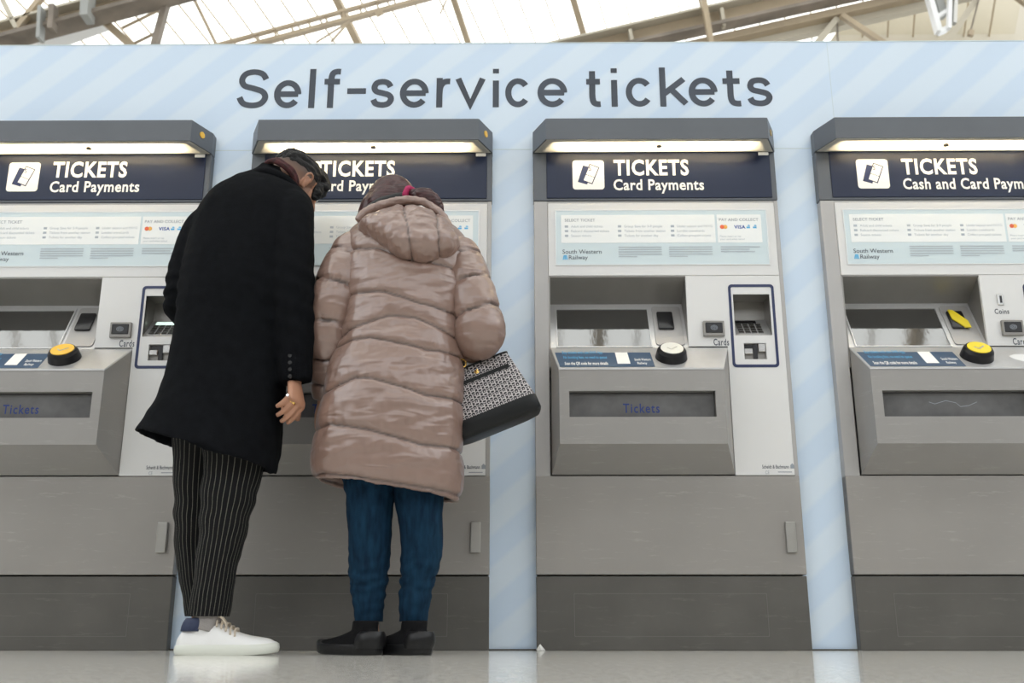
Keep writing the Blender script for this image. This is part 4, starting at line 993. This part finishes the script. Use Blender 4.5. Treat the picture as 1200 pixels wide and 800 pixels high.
# rings on the fingers
def finger_ring(frac_off, ln, fr, cu, m_, along, wr, d, s, w_=.0035):
    d = unit(d); s = Vector(s); s = (s - d * s.dot(d)).normalized(); n = s.cross(d)
    p = Vector(wr) + d * fr * .93 + s * frac_off; dd = (d * math.cos(R(cu)) + n * math.sin(R(cu)) + s * frac_off * 1.2).normalized(); c = p + dd * ln * .45 * along
    a = dd.orthogonal().normalized(); b_ = dd.cross(a); N_ = 20; V = []
    for h, r_ in ((-w_, .0095), (-w_, .0122), (w_, .0122), (w_, .0095)): V += [c + dd * h + (a * math.cos(2 * math.pi * k / N_) + b_ * math.sin(2 * math.pi * k / N_)) * r_ for k in range(N_)]
    Fc = [[r_ * N_ + i, r_ * N_ + (i + 1) % N_, ((r_ + 1) % 4) * N_ + (i + 1) % N_, ((r_ + 1) % 4) * N_ + i] for r_ in range(4) for i in range(N_)]
    return mesh('ring', V, Fc, m_, False), c
wr_ = wr + Vector((0, 0, -.003)); rm, rc = finger_ring(-.029 * .98, .060 * .98, .086 * .98, 58, 'silver', .35, wr_, HD, HS); child('finger_ring', rm, man, label='silver ring')
rm, rc = finger_ring(-.0105 * .98, .076 * .98, .094 * .98, 56, 'gold', .35, wr_, HD, HS); child('finger_ring', rm, man, label='gold ring')
# pinstripe trousers
def tfold(q, c, d_): return .0045 * fractal(q, (14, 14, 10)) + .003 * math.sin(q.z * 70 + q.x * 20) * max(0, 1 - abs(q.z - .42) / .15)
rs = legs_mesh('trousers', [[(272, 470, -.52, .105, 1.1), (275, 530, -.54, .092, 1.15), (272, 560, -.54, .086, 1.1), (265, 600, -.54, .076, 1.1), (258, 640, -.54, .064, 1.1), (250, 685, -.535, .060, 1.1), (244.5, 722, -.53, .0575, 1.1)],
                            [(240, 470, -.48, .10, 1.1), (236, 530, -.46, .084, 1.15), (233, 560, -.45, .078, 1.1), (231, 600, -.42, .070, 1.1), (229, 640, -.39, .062, 1.1), (231, 685, -.37, .052, 1.1), (235, 722, -.36, .048, 1.1)]], 'pinstripe', man, tfold)
o = merge_uv('trousers', rs, 'pinstripe', man); o.location = -man.location

def shoe_parts(heel, d, ln, wd, sole_h, prof, m_up, m_sole, name, parent, ankle, ar, up_h, toe_lift=.006, chunky=1.0):
    """upper lofted along the foot, separate moulded sole"""
    heel = Vector(heel); d = unit(d); s = d.cross(Z_).normalized()
    def halfw(t): return wd * (.60 + .22 * math.sin(min(1, t / .25) * math.pi / 2) + .18 * math.sin(max(0, (t - .3) / .7) * math.pi * .75)) * math.sqrt(max(.02, 1 - max(0, (t - .72) / .29) ** 2.2)) * math.sqrt(max(.1, 1 - max(0, (.10 - t) / .11) ** 2))
    N_ = 40; outl = []
    ts = [0, .01, .03, .07, .13, .22, .33, .45, .57, .68, .78, .86, .92, .96, .985, 1]
    lo = [heel + d * ln * t + s * halfw(t) for t in ts] + [heel + d * ln * t - s * halfw(t) for t in reversed(ts)]
    def lift(t): return toe_lift * max(0, (t - .7) / .3) ** 2
    def lvl(h, k):
        out = []
        for p in lo:
            t = (p - heel).dot(d) / ln; c = heel + d * ln * (.5 + (t - .5) * 1); v = p - c
            q = heel + d * ln * (.5 + (t - .5) * k) + v * (k if k < 1 else k); out.append(Vector((q.x, q.y, h + lift(t) + heel.z)))
        return out
    sole = rings_geo([lvl(0, .955), lvl(.003, .985), lvl(sole_h * .5, 1.0), lvl(sole_h * .9, .985), lvl(sole_h, .95)])
    rings = []
    for t, h in prof:
        hw = halfw(t) * .93; c = heel + d * ln * (.5 + (t - .5) * .97); z0 = sole_h * .6 + lift(t); h2 = h
        rings.append([c + s * hw * math.copysign(abs(math.cos(a)) ** .8, math.cos(a)) + Z_ * (z0 + (h2 - z0) * (math.sin(a) ** .85 if math.sin(a) > 0 else -.15 * abs(math.sin(a)))) for a in [2 * math.pi * k / 32 for k in range(32)]])
    up = [rings_geo(smooth_rings(rings, 3))]
    ac = heel + d * ln * ankle
    up.append(rings_geo(smooth_rings([ell(ac + Z_ * .03, d * ar * 1.15, s * ar * .9, 28), ell(ac + Z_ * (up_h * .7), d * ar * 1.15, s * ar * .92, 28), ell(ac + Z_ * up_h - d * .004, d * ar * 1.08, s * ar, 28)], 4)))
    return up, sole, s
# right sneaker of the man (near), left one behind it
for side, (hx, Yc, vis) in enumerate(((205, -.545, 1), (210, -.36, 0))):
    hp = P(hx, 760, Yc); hp.z = 0
    prof = [(0, .045), (.03, .058), (.08, .080), (.18, .086), (.30, .080), (.38, .092), (.46, .083), (.58, .066), (.70, .055), (.82, .049), (.92, .044), (.98, .036), (1, .028)]
    up, sole, s = shoe_parts(hp, (1, .05, 0), .300, .054, .029, prof, 0, 0, 'sneaker', man, .25, .040, .092)
    me = remesh(up, .0035, 'sneaker_white', 3); sk = child('sneaker', me, man)
    o = link('sole', MB().geo(sole).mesh('sole', 'sole_white', True, 50), sk)
    dd = unit((1, .05, 0)); hb = remesh([rings_geo([ell(hp + dd * (.052 + .003 * i) + Z_ * z, dd * .036 * k_, s * .040 * k_, 24) for i, (z, k_) in enumerate(((.066, 1.10), (.080, 1.13), (.094, 1.08), (.104, .98)))])], .003, 'heel_navy', 2); link('heel_tab', hb, sk)
    for k in range(5):
        t = .40 + .045 * k; z = (.1, .094, .087, .078, .072)[k]; c = hp + dd * .30 * t
        link('lace', MB().geo(tube([c + s * .038 + Z_ * (z - .020) + dd * .004, c + s * .018 + Z_ * (z - .002), c + Z_ * (z + .002), c - s * .018 + Z_ * (z - .002), c - s * .038 + Z_ * (z - .020) - dd * .004], [.0032] * 5, 8, 4)).mesh('lace', 'lace_cream', True), sk)
    c = hp + dd * .118 + Z_ * .103 + s * .01
    link('lace', MB().geo(tube([c, c + dd * .012 + s * .016 + Z_ * .004, c + dd * .028 + s * .022 - Z_ * .012, c + dd * .034 + s * .018 - Z_ * .030], [.003, .0035, .003, .0025], 8, 5)).mesh('lace', 'lace_cream', True), sk)
    ac = hp + dd * .30 * .27
    so = MB().geo(tube([ac + Z_ * .07, ac + Z_ * .10 + dd * .006, ac + Z_ * .135 + dd * .006], [.041, .041, .041], 20, 4)).mesh('sock', 'sock_grey', True); child('sock', so, man)

# ------------------------------------------------------------------ the woman
wom = empty('person', (P(455, 765, -.5).x, -.50, 0), label='woman in a shiny brown hooded puffer coat and blue jeans seen from behind', cat='person')
tw = [ring(440, 520, 262, -.40, .09), ring(422, 540, 273, -.43, .115, 4), ring(409, 550, 287, -.45, .130, 6), ring(405, 553, 306, -.47, .140, 4), ring(405, 551, 335, -.48, .147), ring(407, 546, 365, -.49, .145), ring(403, 541, 392, -.50, .138), ring(394, 541, 418, -.50, .150), ring(384, 541, 450, -.50, .168),
      ring(376, 541, 490, -.50, .178), ring(371, 540, 525, -.50, .175, 4), ring(368, 540, 552, -.50, .168, 9), ring(369, 537, 573, -.50, .158, 12)]
tw = hollow(smooth_rings(tw, 4), .90, .10)
wR = [P(530, 300, -.47), P(540, 306, -.50), P(551, 340, -.53), P(560, 372, -.545), P(561, 392, -.535), P(553, 402, -.45), P(540, 402, -.34), P(524, 398, -.24)]
rR = [.060, .066, .071, .073, .074, .064, .056, .045]
wL = [P(426, 292, -.47), P(416, 297, -.48), P(401, 325, -.51), P(391, 362, -.52), P(386, 400, -.50), P(384, 435, -.47), P(381, 466, -.44)]
rL = [.060, .066, .073, .070, .064, .054, .034]
TR, TL, TT = tube(wR, rR, 28, 5), tube(wL, rL, 28, 5), rings_geo(tw)
seams = [[(380, 278), (425, 284), (445, 287), (470, 300), (521, 306), (547, 313), (600, 318)], [(380, 337), (415, 338), (450, 340), (490, 354), (535, 362), (600, 364)], [(380, 390), (415, 380), (455, 369), (485, 371), (530, 388), (600, 395)],
         [(380, 402), (416, 396), (432, 395), (460, 401), (498, 409), (537, 410), (600, 410)], [(340, 458), (380, 455), (416, 444), (438, 446), (471, 455), (500, 464), (540, 464), (600, 464)],
         [(340, 499), (372, 498), (388, 497), (432, 505), (468, 515), (494, 522), (537, 522), (600, 522)], [(340, 553), (375, 553), (405, 558), (460, 566), (515, 573), (600, 580)]]
SW_ = []
for s_ in seams:
    pts = [P(x, y, -.64) for x, y in s_]; SW_.append((np.array([p.x for p in pts]), np.array([p.z for p in pts])))
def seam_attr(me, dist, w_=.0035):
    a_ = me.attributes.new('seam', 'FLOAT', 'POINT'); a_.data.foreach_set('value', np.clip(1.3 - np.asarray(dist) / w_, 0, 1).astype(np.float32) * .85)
def puff(me, kind):
    V, Nn = arrays(me); x, z = V[:, 0], V[:, 2]; n_ = len(V); out = np.zeros(n_)
    if kind == 'torso':
        lv = [np.interp(x, a, b_) for a, b_ in SW_]; lv = [np.full(n_, 1.60)] + lv + [lv[-1] - .075]
        gap = np.full(n_, 9.); t = np.full(n_, .5); wid = np.full(n_, .1)
        for k in range(len(lv) - 1):
            m_ = (z <= lv[k]) & (z > lv[k + 1]); h = np.maximum(lv[k] - lv[k + 1], .01); tt = (lv[k] - z) / h; t = np.where(m_, tt, t); wid = np.where(m_, h, wid)
    else:
        path = catmull([np.array(p) for p in (wR if kind == 'R' else wL)], 12); path = np.array(path); sl_ = np.concatenate([[0], np.cumsum(np.linalg.norm(np.diff(path, axis=0), axis=1))])
        d2 = ((V[:, None, :] - path[None, :, :]) ** 2).sum(2); s_ = sl_[d2.argmin(1)] + .10 * (x - x.mean()) * (1 if kind == 'R' else -1); tot = sl_[-1]
        cuts = np.array([-.05, .065, .165, .27, .37, .47, .60]) if kind == 'R' else np.array([-.05, .075, .185, .30, .42, .50, .60])
        idx = np.clip(np.searchsorted(cuts, s_) - 1, 0, len(cuts) - 2); t = (s_ - cuts[idx]) / (cuts[idx + 1] - cuts[idx]); wid = cuts[idx + 1] - cuts[idx]
    t = np.clip(t, 0, 1); dist = np.minimum(t, 1 - t) * wid
    amp = np.minimum(.0085, wid * .10); out = amp * (1 - np.exp(-dist / .010)) - .005 * np.exp(-(dist / .004) ** 2)
    seam_attr(me, dist)
    for i in range(n_):
        p = V[i]; nr_ = math.exp(-dist[i] / .035)
        out[i] += (.0025 + .004 * nr_) * fractal((p[0], p[1], p[2] + .35 * p[0]), (16, 12, 8)) + .0030 * (1 - nr_) * fractal((p[0], p[1], p[2] - .25 * p[0]), (6, 6, 26)) + .0015 * nr_ * fractal(p, (40, 40, 12))
    setco(me, V + Nn * out[:, None]); return me
cw = child('coat', puff(remesh([TT], .005, 'nylon', 3), 'torso'), wom)
link('sleeve', puff(remesh([TR], .005, 'nylon', 3), 'R'), cw); link('sleeve', puff(remesh([TL], .005, 'nylon', 3), 'L'), cw)
# elasticated hem band
hemr = tw[-4] if False else None
# hood lying on the back: pillow shape from its outline
outl = [(419, 257), (424, 268), (440, 280), (455, 291), (468, 301), (481, 307), (495, 309), (508, 306), (520, 301), (531, 292), (535, 283), (530, 268), (522, 254), (512, 245), (498, 238), (484, 234), (470, 235), (452, 240), (434, 247)]
oc = [np.array(P(x, y, -.60)) for x, y in outl]; oc = catmull(oc + [oc[0]], 5)[:-1]; oc = [Vector(p) for p in oc]
cen = P(478, 266, -.60); Kr = 14; rings = []
def hoodpt(p, f_, side):
    v = cen + (p - cen) * f_; h = math.sqrt(max(0, 1 - f_ ** 2.6)); top = max(0, min(1, (v.z - cen.z + .08) / .2))
    return v + Vector((0, (-.10 if side else .17) * h + .10 * top, 0))
for side in (1, 0):
    fs = [1 - (1 - k / Kr) ** 2 if False else math.sin(math.pi / 2 * k / Kr) for k in range(1, Kr + 1)]
    if not side: fs = fs[::-1][1:]
    for f_ in fs: rings.append([hoodpt(p, f_, side) for p in oc])
hp_ = remesh([rings_geo(rings)], .0045, 'nylon', 2); V, Nn = arrays(hp_)
hs = [[(469, 225), (471, 240), (477, 262), (480, 285), (481, 320)], [(505, 225), (511, 250), (514, 275), (513, 310)]]
hs_w = [(np.array([P(x, y, -.68).z for x, y in s_])[::-1], np.array([P(x, y, -.68).x for x, y in s_])[::-1]) for s_ in hs]
cross = [((424, 262), (477, 264)), ((477, 266), (513, 262)), ((482, 287), (512, 284))]
hdist = []
for i in range(len(V)):
    p = V[i]; d_ = min(abs(p[0] - np.interp(p[2], a, b_)) for a, b_ in hs_w); hdist.append(d_); a = .008 * (1 - math.exp(-d_ / .012)) - .005 * math.exp(-(d_ / .003) ** 2)
    a += .006 * fractal(p, (14, 14, 22)) + .003 * fractal(p, (40, 40, 30)); V[i] = p + Nn[i] * a
seam_attr(hp_, hdist, .0022); setco(hp_, V); hood_o = link('hood', hp_, cw)
rim = tube([P(419, 259, -.56), P(426, 250, -.555), P(445, 241, -.54), P(468, 235.5, -.53), P(488, 235, -.53), P(505, 241, -.54), P(518, 252, -.55), P(528, 266, -.57)], [.011, .014, .0155, .0155, .015, .014, .013, .010], 14, 5)
me = remesh([rim], .005, 'nylon', 2); V, Nn = arrays(me)
for i in range(len(V)): V[i] += Nn[i] * .003 * fractal(V[i], (60, 40, 30))
setco(me, V); link('hood_rim', me, hood_o)
lin = tube([P(424, 251, -.50), P(445, 237, -.49), P(470, 230.5, -.48), P(492, 232, -.49), P(510, 243, -.51)], [.012, .015, .015, .014, .010], 12, 5); link('lining', mesh('lining', *lin, 'lining_black', True), hood_o)
# body
hw_ = P(457, 247, -.37)
hg, WM, WT_ = head_geo(hw_, (-.22, .80, -.50), (.05, .5, .86))
wrl = P(380, 470, -.435); g1, _ = hand(wrl, (.05, .35, -1), (.9, .3, 0), ((45, 50, 30),) * 4, k=.92, r0=.022, side=-1)
wrr = P(522, 398, -.225); g2, _ = hand(wrr, (-.5, .85, .1), (-.5, -.3, .8), ((20, 30, 20), (30, 35, 25), (40, 40, 30), (45, 40, 30)), k=.92, r0=.022)
cs0 = P(478, 300, -.46)
body = [tube([hw_ + Vector((0, -.02, -.03)), P(466, 262, -.42), cs0], [.052, .052, .06], 18, 4),
        rings_geo(smooth_rings([ell(cs0 + Vector((0, 0, .06)), X_ * .09, Y_ * .06, 24), ell(cs0, X_ * .15, Y_ * .09, 24), ell(P(474, 370, -.49), X_ * .13, Y_ * .09, 24), ell(P(465, 450, -.50), X_ * .16, Y_ * .11, 24), ell(P(458, 500, -.50), X_ * .17, Y_ * .12, 24)], 3)),
        tube([cs0 - Vector((.12, 0, .0)), Vector(wL[2]), Vector(wL[3]), Vector(wL[4]), Vector(wL[5]), wrl], [.04, .042, .036, .034, .028, .023], 14, 4), tube([cs0 + Vector((.13, 0, .0)), Vector(wR[2]), Vector(wR[3]), Vector(wR[4]), Vector(wR[5]), Vector(wR[6]), wrr], [.04, .042, .036, .036, .032, .028, .023], 14, 4),
        tube([P(440, 500, -.50), P(434, 600, -.50), P(431, 715, -.50), P(431, 742, -.50)], [.09, .06, .036, .034], 14, 4), tube([P(485, 500, -.50), P(492, 600, -.50), P(484, 715, -.50), P(484, 742, -.50)], [.09, .06, .036, .034], 14, 4)]
me = remesh(body + hg + g1 + g2, .004, 'skin_woman', 3); paint_head(me, hw_, WM, (2, 3)); child('body', me, wom)
for sx in (1, -1): child('eye', mesh('eye', *ball(WT_(sx * .031, .082, .004), (.0115, .0115, .0115), n=8), 'eye_white', True), wom)
hr = [ball(WT_(0, -.014, .026), (.087, .104, .092), WM), ball(WT_(0, -.040, -.035), (.080, .075, .07), WM), ball(WT_(.03, -.085, -.005), (.045, .04, .045), WM), ball(WT_(-.066, .015, -.02), (.040, .075, .080), WM), ball(WT_(.066, .015, -.02), (.034, .07, .075), WM)]
me = remesh(hr, .004, 'hair_auburn', 5); V, Nn = arrays(me); tie = np.array(P(480, 228, -.47))
for i in range(len(V)):
    q = V[i] - tie; rr_ = np.linalg.norm(q) + 1e-6; an = math.atan2(q[2], q[0]); V[i] = V[i] + Nn[i] * (.0022 * noise.noise(Vector((an * 22, rr_ * 9, 0))) + .0015 * noise.noise(Vector((an * 60, rr_ * 9, 4))))
setco(me, V); ha = child('hair', me, wom)
pt = tube([P(476, 229, -.46), P(484, 227, -.495), P(496, 229, -.51), P(507, 236, -.505), P(514, 246, -.49), P(517, 254, -.48)], [.020, .017, .027, .027, .020, .009], 18, 6)
me = remesh([pt, tube([P(484, 227, -.49), P(500, 227, -.50), P(513, 238, -.49), P(518, 248, -.48)], [.012, .016, .013, .006], 10, 5)], .0035, 'hair_auburn', 2); V, Nn = arrays(me)
for i in range(len(V)): V[i] += Nn[i] * .004 * noise.noise(Vector((V[i][0] * 25, V[i][1] * 150, V[i][2] * 120)))
setco(me, V); link('ponytail', me, ha)
tc_ = P(480.5, 227.5, -.49); ta = (P(489, 227, -.505) - P(476, 229, -.465)).normalized(); t1 = ta.orthogonal().normalized(); t2 = ta.cross(t1)
pts = [tc_ + (t1 * math.cos(R(a)) + t2 * math.sin(R(a))) * (.019 + .002 * math.sin(R(a * 5))) for a in range(0, 361, 15)]
me = remesh([tube(pts, [.0095 + .0015 * (i % 2) for i in range(len(pts))], 10, 2)], .003, 'scrunchie', 1); link('hair_tie', me, ha, label='dark pink hair tie')
# jeans
def jfold(q, c, d_):
    k = max(0, 1 - abs(q.z - .20) / .13); k2 = max(0, 1 - abs(q.z - .50) / .08)
    return .004 * fractal(q, (12, 12, 12)) + (.0030 * k + .0025 * k2) * math.sin(q.z * 165 + 6 * fractal(q, (7, 7, 6))) + .004 * k * fractal(q, (10, 10, 40))
rs = legs_mesh('jeans', [[(438, 500, -.50, .10, 1.1), (434, 560, -.50, .084, 1.15), (434, 590, -.50, .072, 1.15), (433.5, 625, -.50, .0655, 1.15), (432.5, 665, -.50, .0615, 1.1), (432, 692, -.50, .051, 1.1), (432, 728, -.50, .0425, 1.1)],
                         [(484, 500, -.50, .10, 1.1), (489, 560, -.50, .084, 1.15), (491, 590, -.50, .074, 1.15), (494, 625, -.50, .0655, 1.15), (492, 665, -.50, .0590, 1.1), (487.5, 692, -.50, .050, 1.1), (484.5, 728, -.50, .0420, 1.1)]], 'denim', wom, jfold)
o = merge_uv('jeans', rs, 'denim', wom); o.location = -wom.location
for side, (hx, dx) in enumerate(((444, -.77), (502, -.74))):
    hp = P(hx, 764, -.585); hp.z = 0; dd = unit((dx, .62, 0))
    prof = [(0, .050), (.03, .064), (.10, .076), (.2, .082), (.32, .079), (.44, .068), (.56, .058), (.70, .050), (.82, .045), (.92, .041), (.98, .036), (1, .028)]
    up, sole, s = shoe_parts(hp, dd, .252, .050, .030, prof, 0, 0, 'shoe', wom, .25, .037, .096, .014)
    me = remesh(up, .0035, 'shoe_black', 3); sk = child('shoe', me, wom); link('sole', MB().geo(sole).mesh('sole', 'shoe_rubber', True, 50), sk)
    for dz, k_ in ((0, 1),):
        pc_ = hp + dd * .030 + s * (.0) + Z_ * .048
        hcg = rings_geo([ell(hp + dd * (.040 - .002 * i) + Z_ * z, dd * .044 * q_, s * .046 * q_, 28) for i, (z, q_) in enumerate(((.018, .95), (.030, 1.03), (.046, 1.0), (.058, .92), (.066, .80)))])
        link('heel_counter', MB().geo(hcg).mesh('heel_counter', 'shoe_rubber', True, 60), sk)
    ccen = hp + dd * .0 + Z_ * .046; fn = unit((.45, -.9, 0)); cc2 = hp + dd * .045 + fn * .045 + Z_ * .044
    a1_, a2_ = fn.cross(Z_).normalized(), Z_; pts = [cc2 + a1_ * .012 * math.cos(R(a)) + a2_ * .011 * math.sin(R(a)) for a in range(0, 361, 30)]
    link('heel_ring', mesh('heel_ring', *tube(pts, [.003] * len(pts), 8, 2), 'black_plastic', True), sk)

# ------------------------------------------------------------------ handbag in the crook of her arm
A = R(22.0); bx = Vector((math.cos(A), -.03, math.sin(A))).normalized(); by = Vector((0, 1, 0)); bz = bx.cross(by).normalized()
bc = P(586, 501, -.47)
bag = empty('handbag', bc, label='black and white patterned handbag with black base hanging from her right arm', cat='handbag')
def BG(x, y, z): return bc + bx * x + by * y + bz * z
def bagring(hx_, hy_, z, n=64, e=5.0):
    out = []
    for k in range(n):
        t = 2 * math.pi * k / n; ct, st = math.cos(t), math.sin(t); out.append(BG(hx_ * math.copysign(abs(ct) ** (2 / e), ct), hy_ * math.copysign(abs(st) ** (2 / e), st), z))
    return out
base = [bagring(.118, .050, -.004), bagring(.136, .064, .0), bagring(.144, .070, .010), bagring(.143, .068, .048), bagring(.1425, .0675, .052)]
child('base', mesh('base', *rings_geo(base), 'bag_leather', True), bag)
zs = [.050, .054, .08, .11, .14, .17, .20, .215]; rr_ = [bagring(.1415 - .030 * (z - .05) / .165, .0665 - .034 * (z - .05) / .165, z) for z in zs]
g = rings_geo(rr_); me = mesh('pattern_panel', *g, 'bag_weave', True); uvl = me.uv_layers.new(name='UVMap')
for p in me.polygons:
    for li in p.loop_indices:
        v = me.vertices[me.loops[li].vertex_index].co - bc; x_, y_, z_ = v.dot(bx), v.dot(by), v.dot(bz); n_ = p.normal
        uvl.data[li].uv = (x_ if abs(n_.y) > .5 else y_ + .3, z_)
pb = child('woven_body', me, bag)
top = bagring(.113, .034, .213); top2 = bagring(.113, .034, .219)
child('top_trim', mesh('top_trim', *rings_geo([top, top2]), 'bag_leather', True), bag)
yf = lambda z: -(.0665 - .034 * (z - .05) / .165) - .001
g = MB(); 
zz = .168; g.geo(([BG(-.112, yf(zz) - .002, zz - .006), BG(.098, yf(zz) - .002, zz - .006), BG(.098, yf(zz) - .002, zz + .006), BG(-.112, yf(zz) - .002, zz + .006), BG(-.112, yf(zz) + .004, zz - .006), BG(.098, yf(zz) + .004, zz - .006), BG(.098, yf(zz) + .004, zz + .006), BG(-.112, yf(zz) + .004, zz + .006)], [[0, 1, 2, 3], [0, 4, 5, 1], [3, 2, 6, 7], [0, 3, 7, 4], [1, 5, 6, 2]]))
me = g.mesh('pocket_zip', 'bag_leather'); child('pocket_zip', me, bag)
ec = BG(-.004, yf(.190) - .003, .188); er = 10
pts = [(math.cos(R(a)) * (.010 if (a // 30) % 2 == 0 else .0055), math.sin(R(a)) * (.010 if (a // 30) % 2 == 0 else .0055)) for a in range(0, 360, 30)]
V = [ec + bx * x + bz * z for x, z in pts] + [ec - by * .004]; me = mesh('emblem', V, [[i, (i + 1) % 12, 12] for i in range(12)], 'gold'); child('emblem', me, bag)
for q, yy_ in enumerate((-.038, .030)):
    hl = [BG(-.036, yy_, .215), BG(-.042, yy_, .245), BG(-.062, yy_, .29), BG(-.055, yy_, .345), BG(-.012, yy_, .375), BG(.036, yy_, .352), BG(.060, yy_, .29), BG(.056, yy_, .245), BG(.054, yy_, .215)]
    child('handle', mesh('handle', *tube(hl, [.0065] * 9, 10, 6), 'bag_leather', True), bag)
    for xx in (-.036, .054):
        c0 = BG(xx, yy_ - .004, .230); pts = [c0 + bx * .011 * math.cos(R(a)) + bz * .013 * math.sin(R(a)) for a in range(0, 361, 24)]
        child('gold_ring', mesh('gold_ring', *tube(pts, [.0028] * len(pts), 8, 2), 'gold', True), bag)
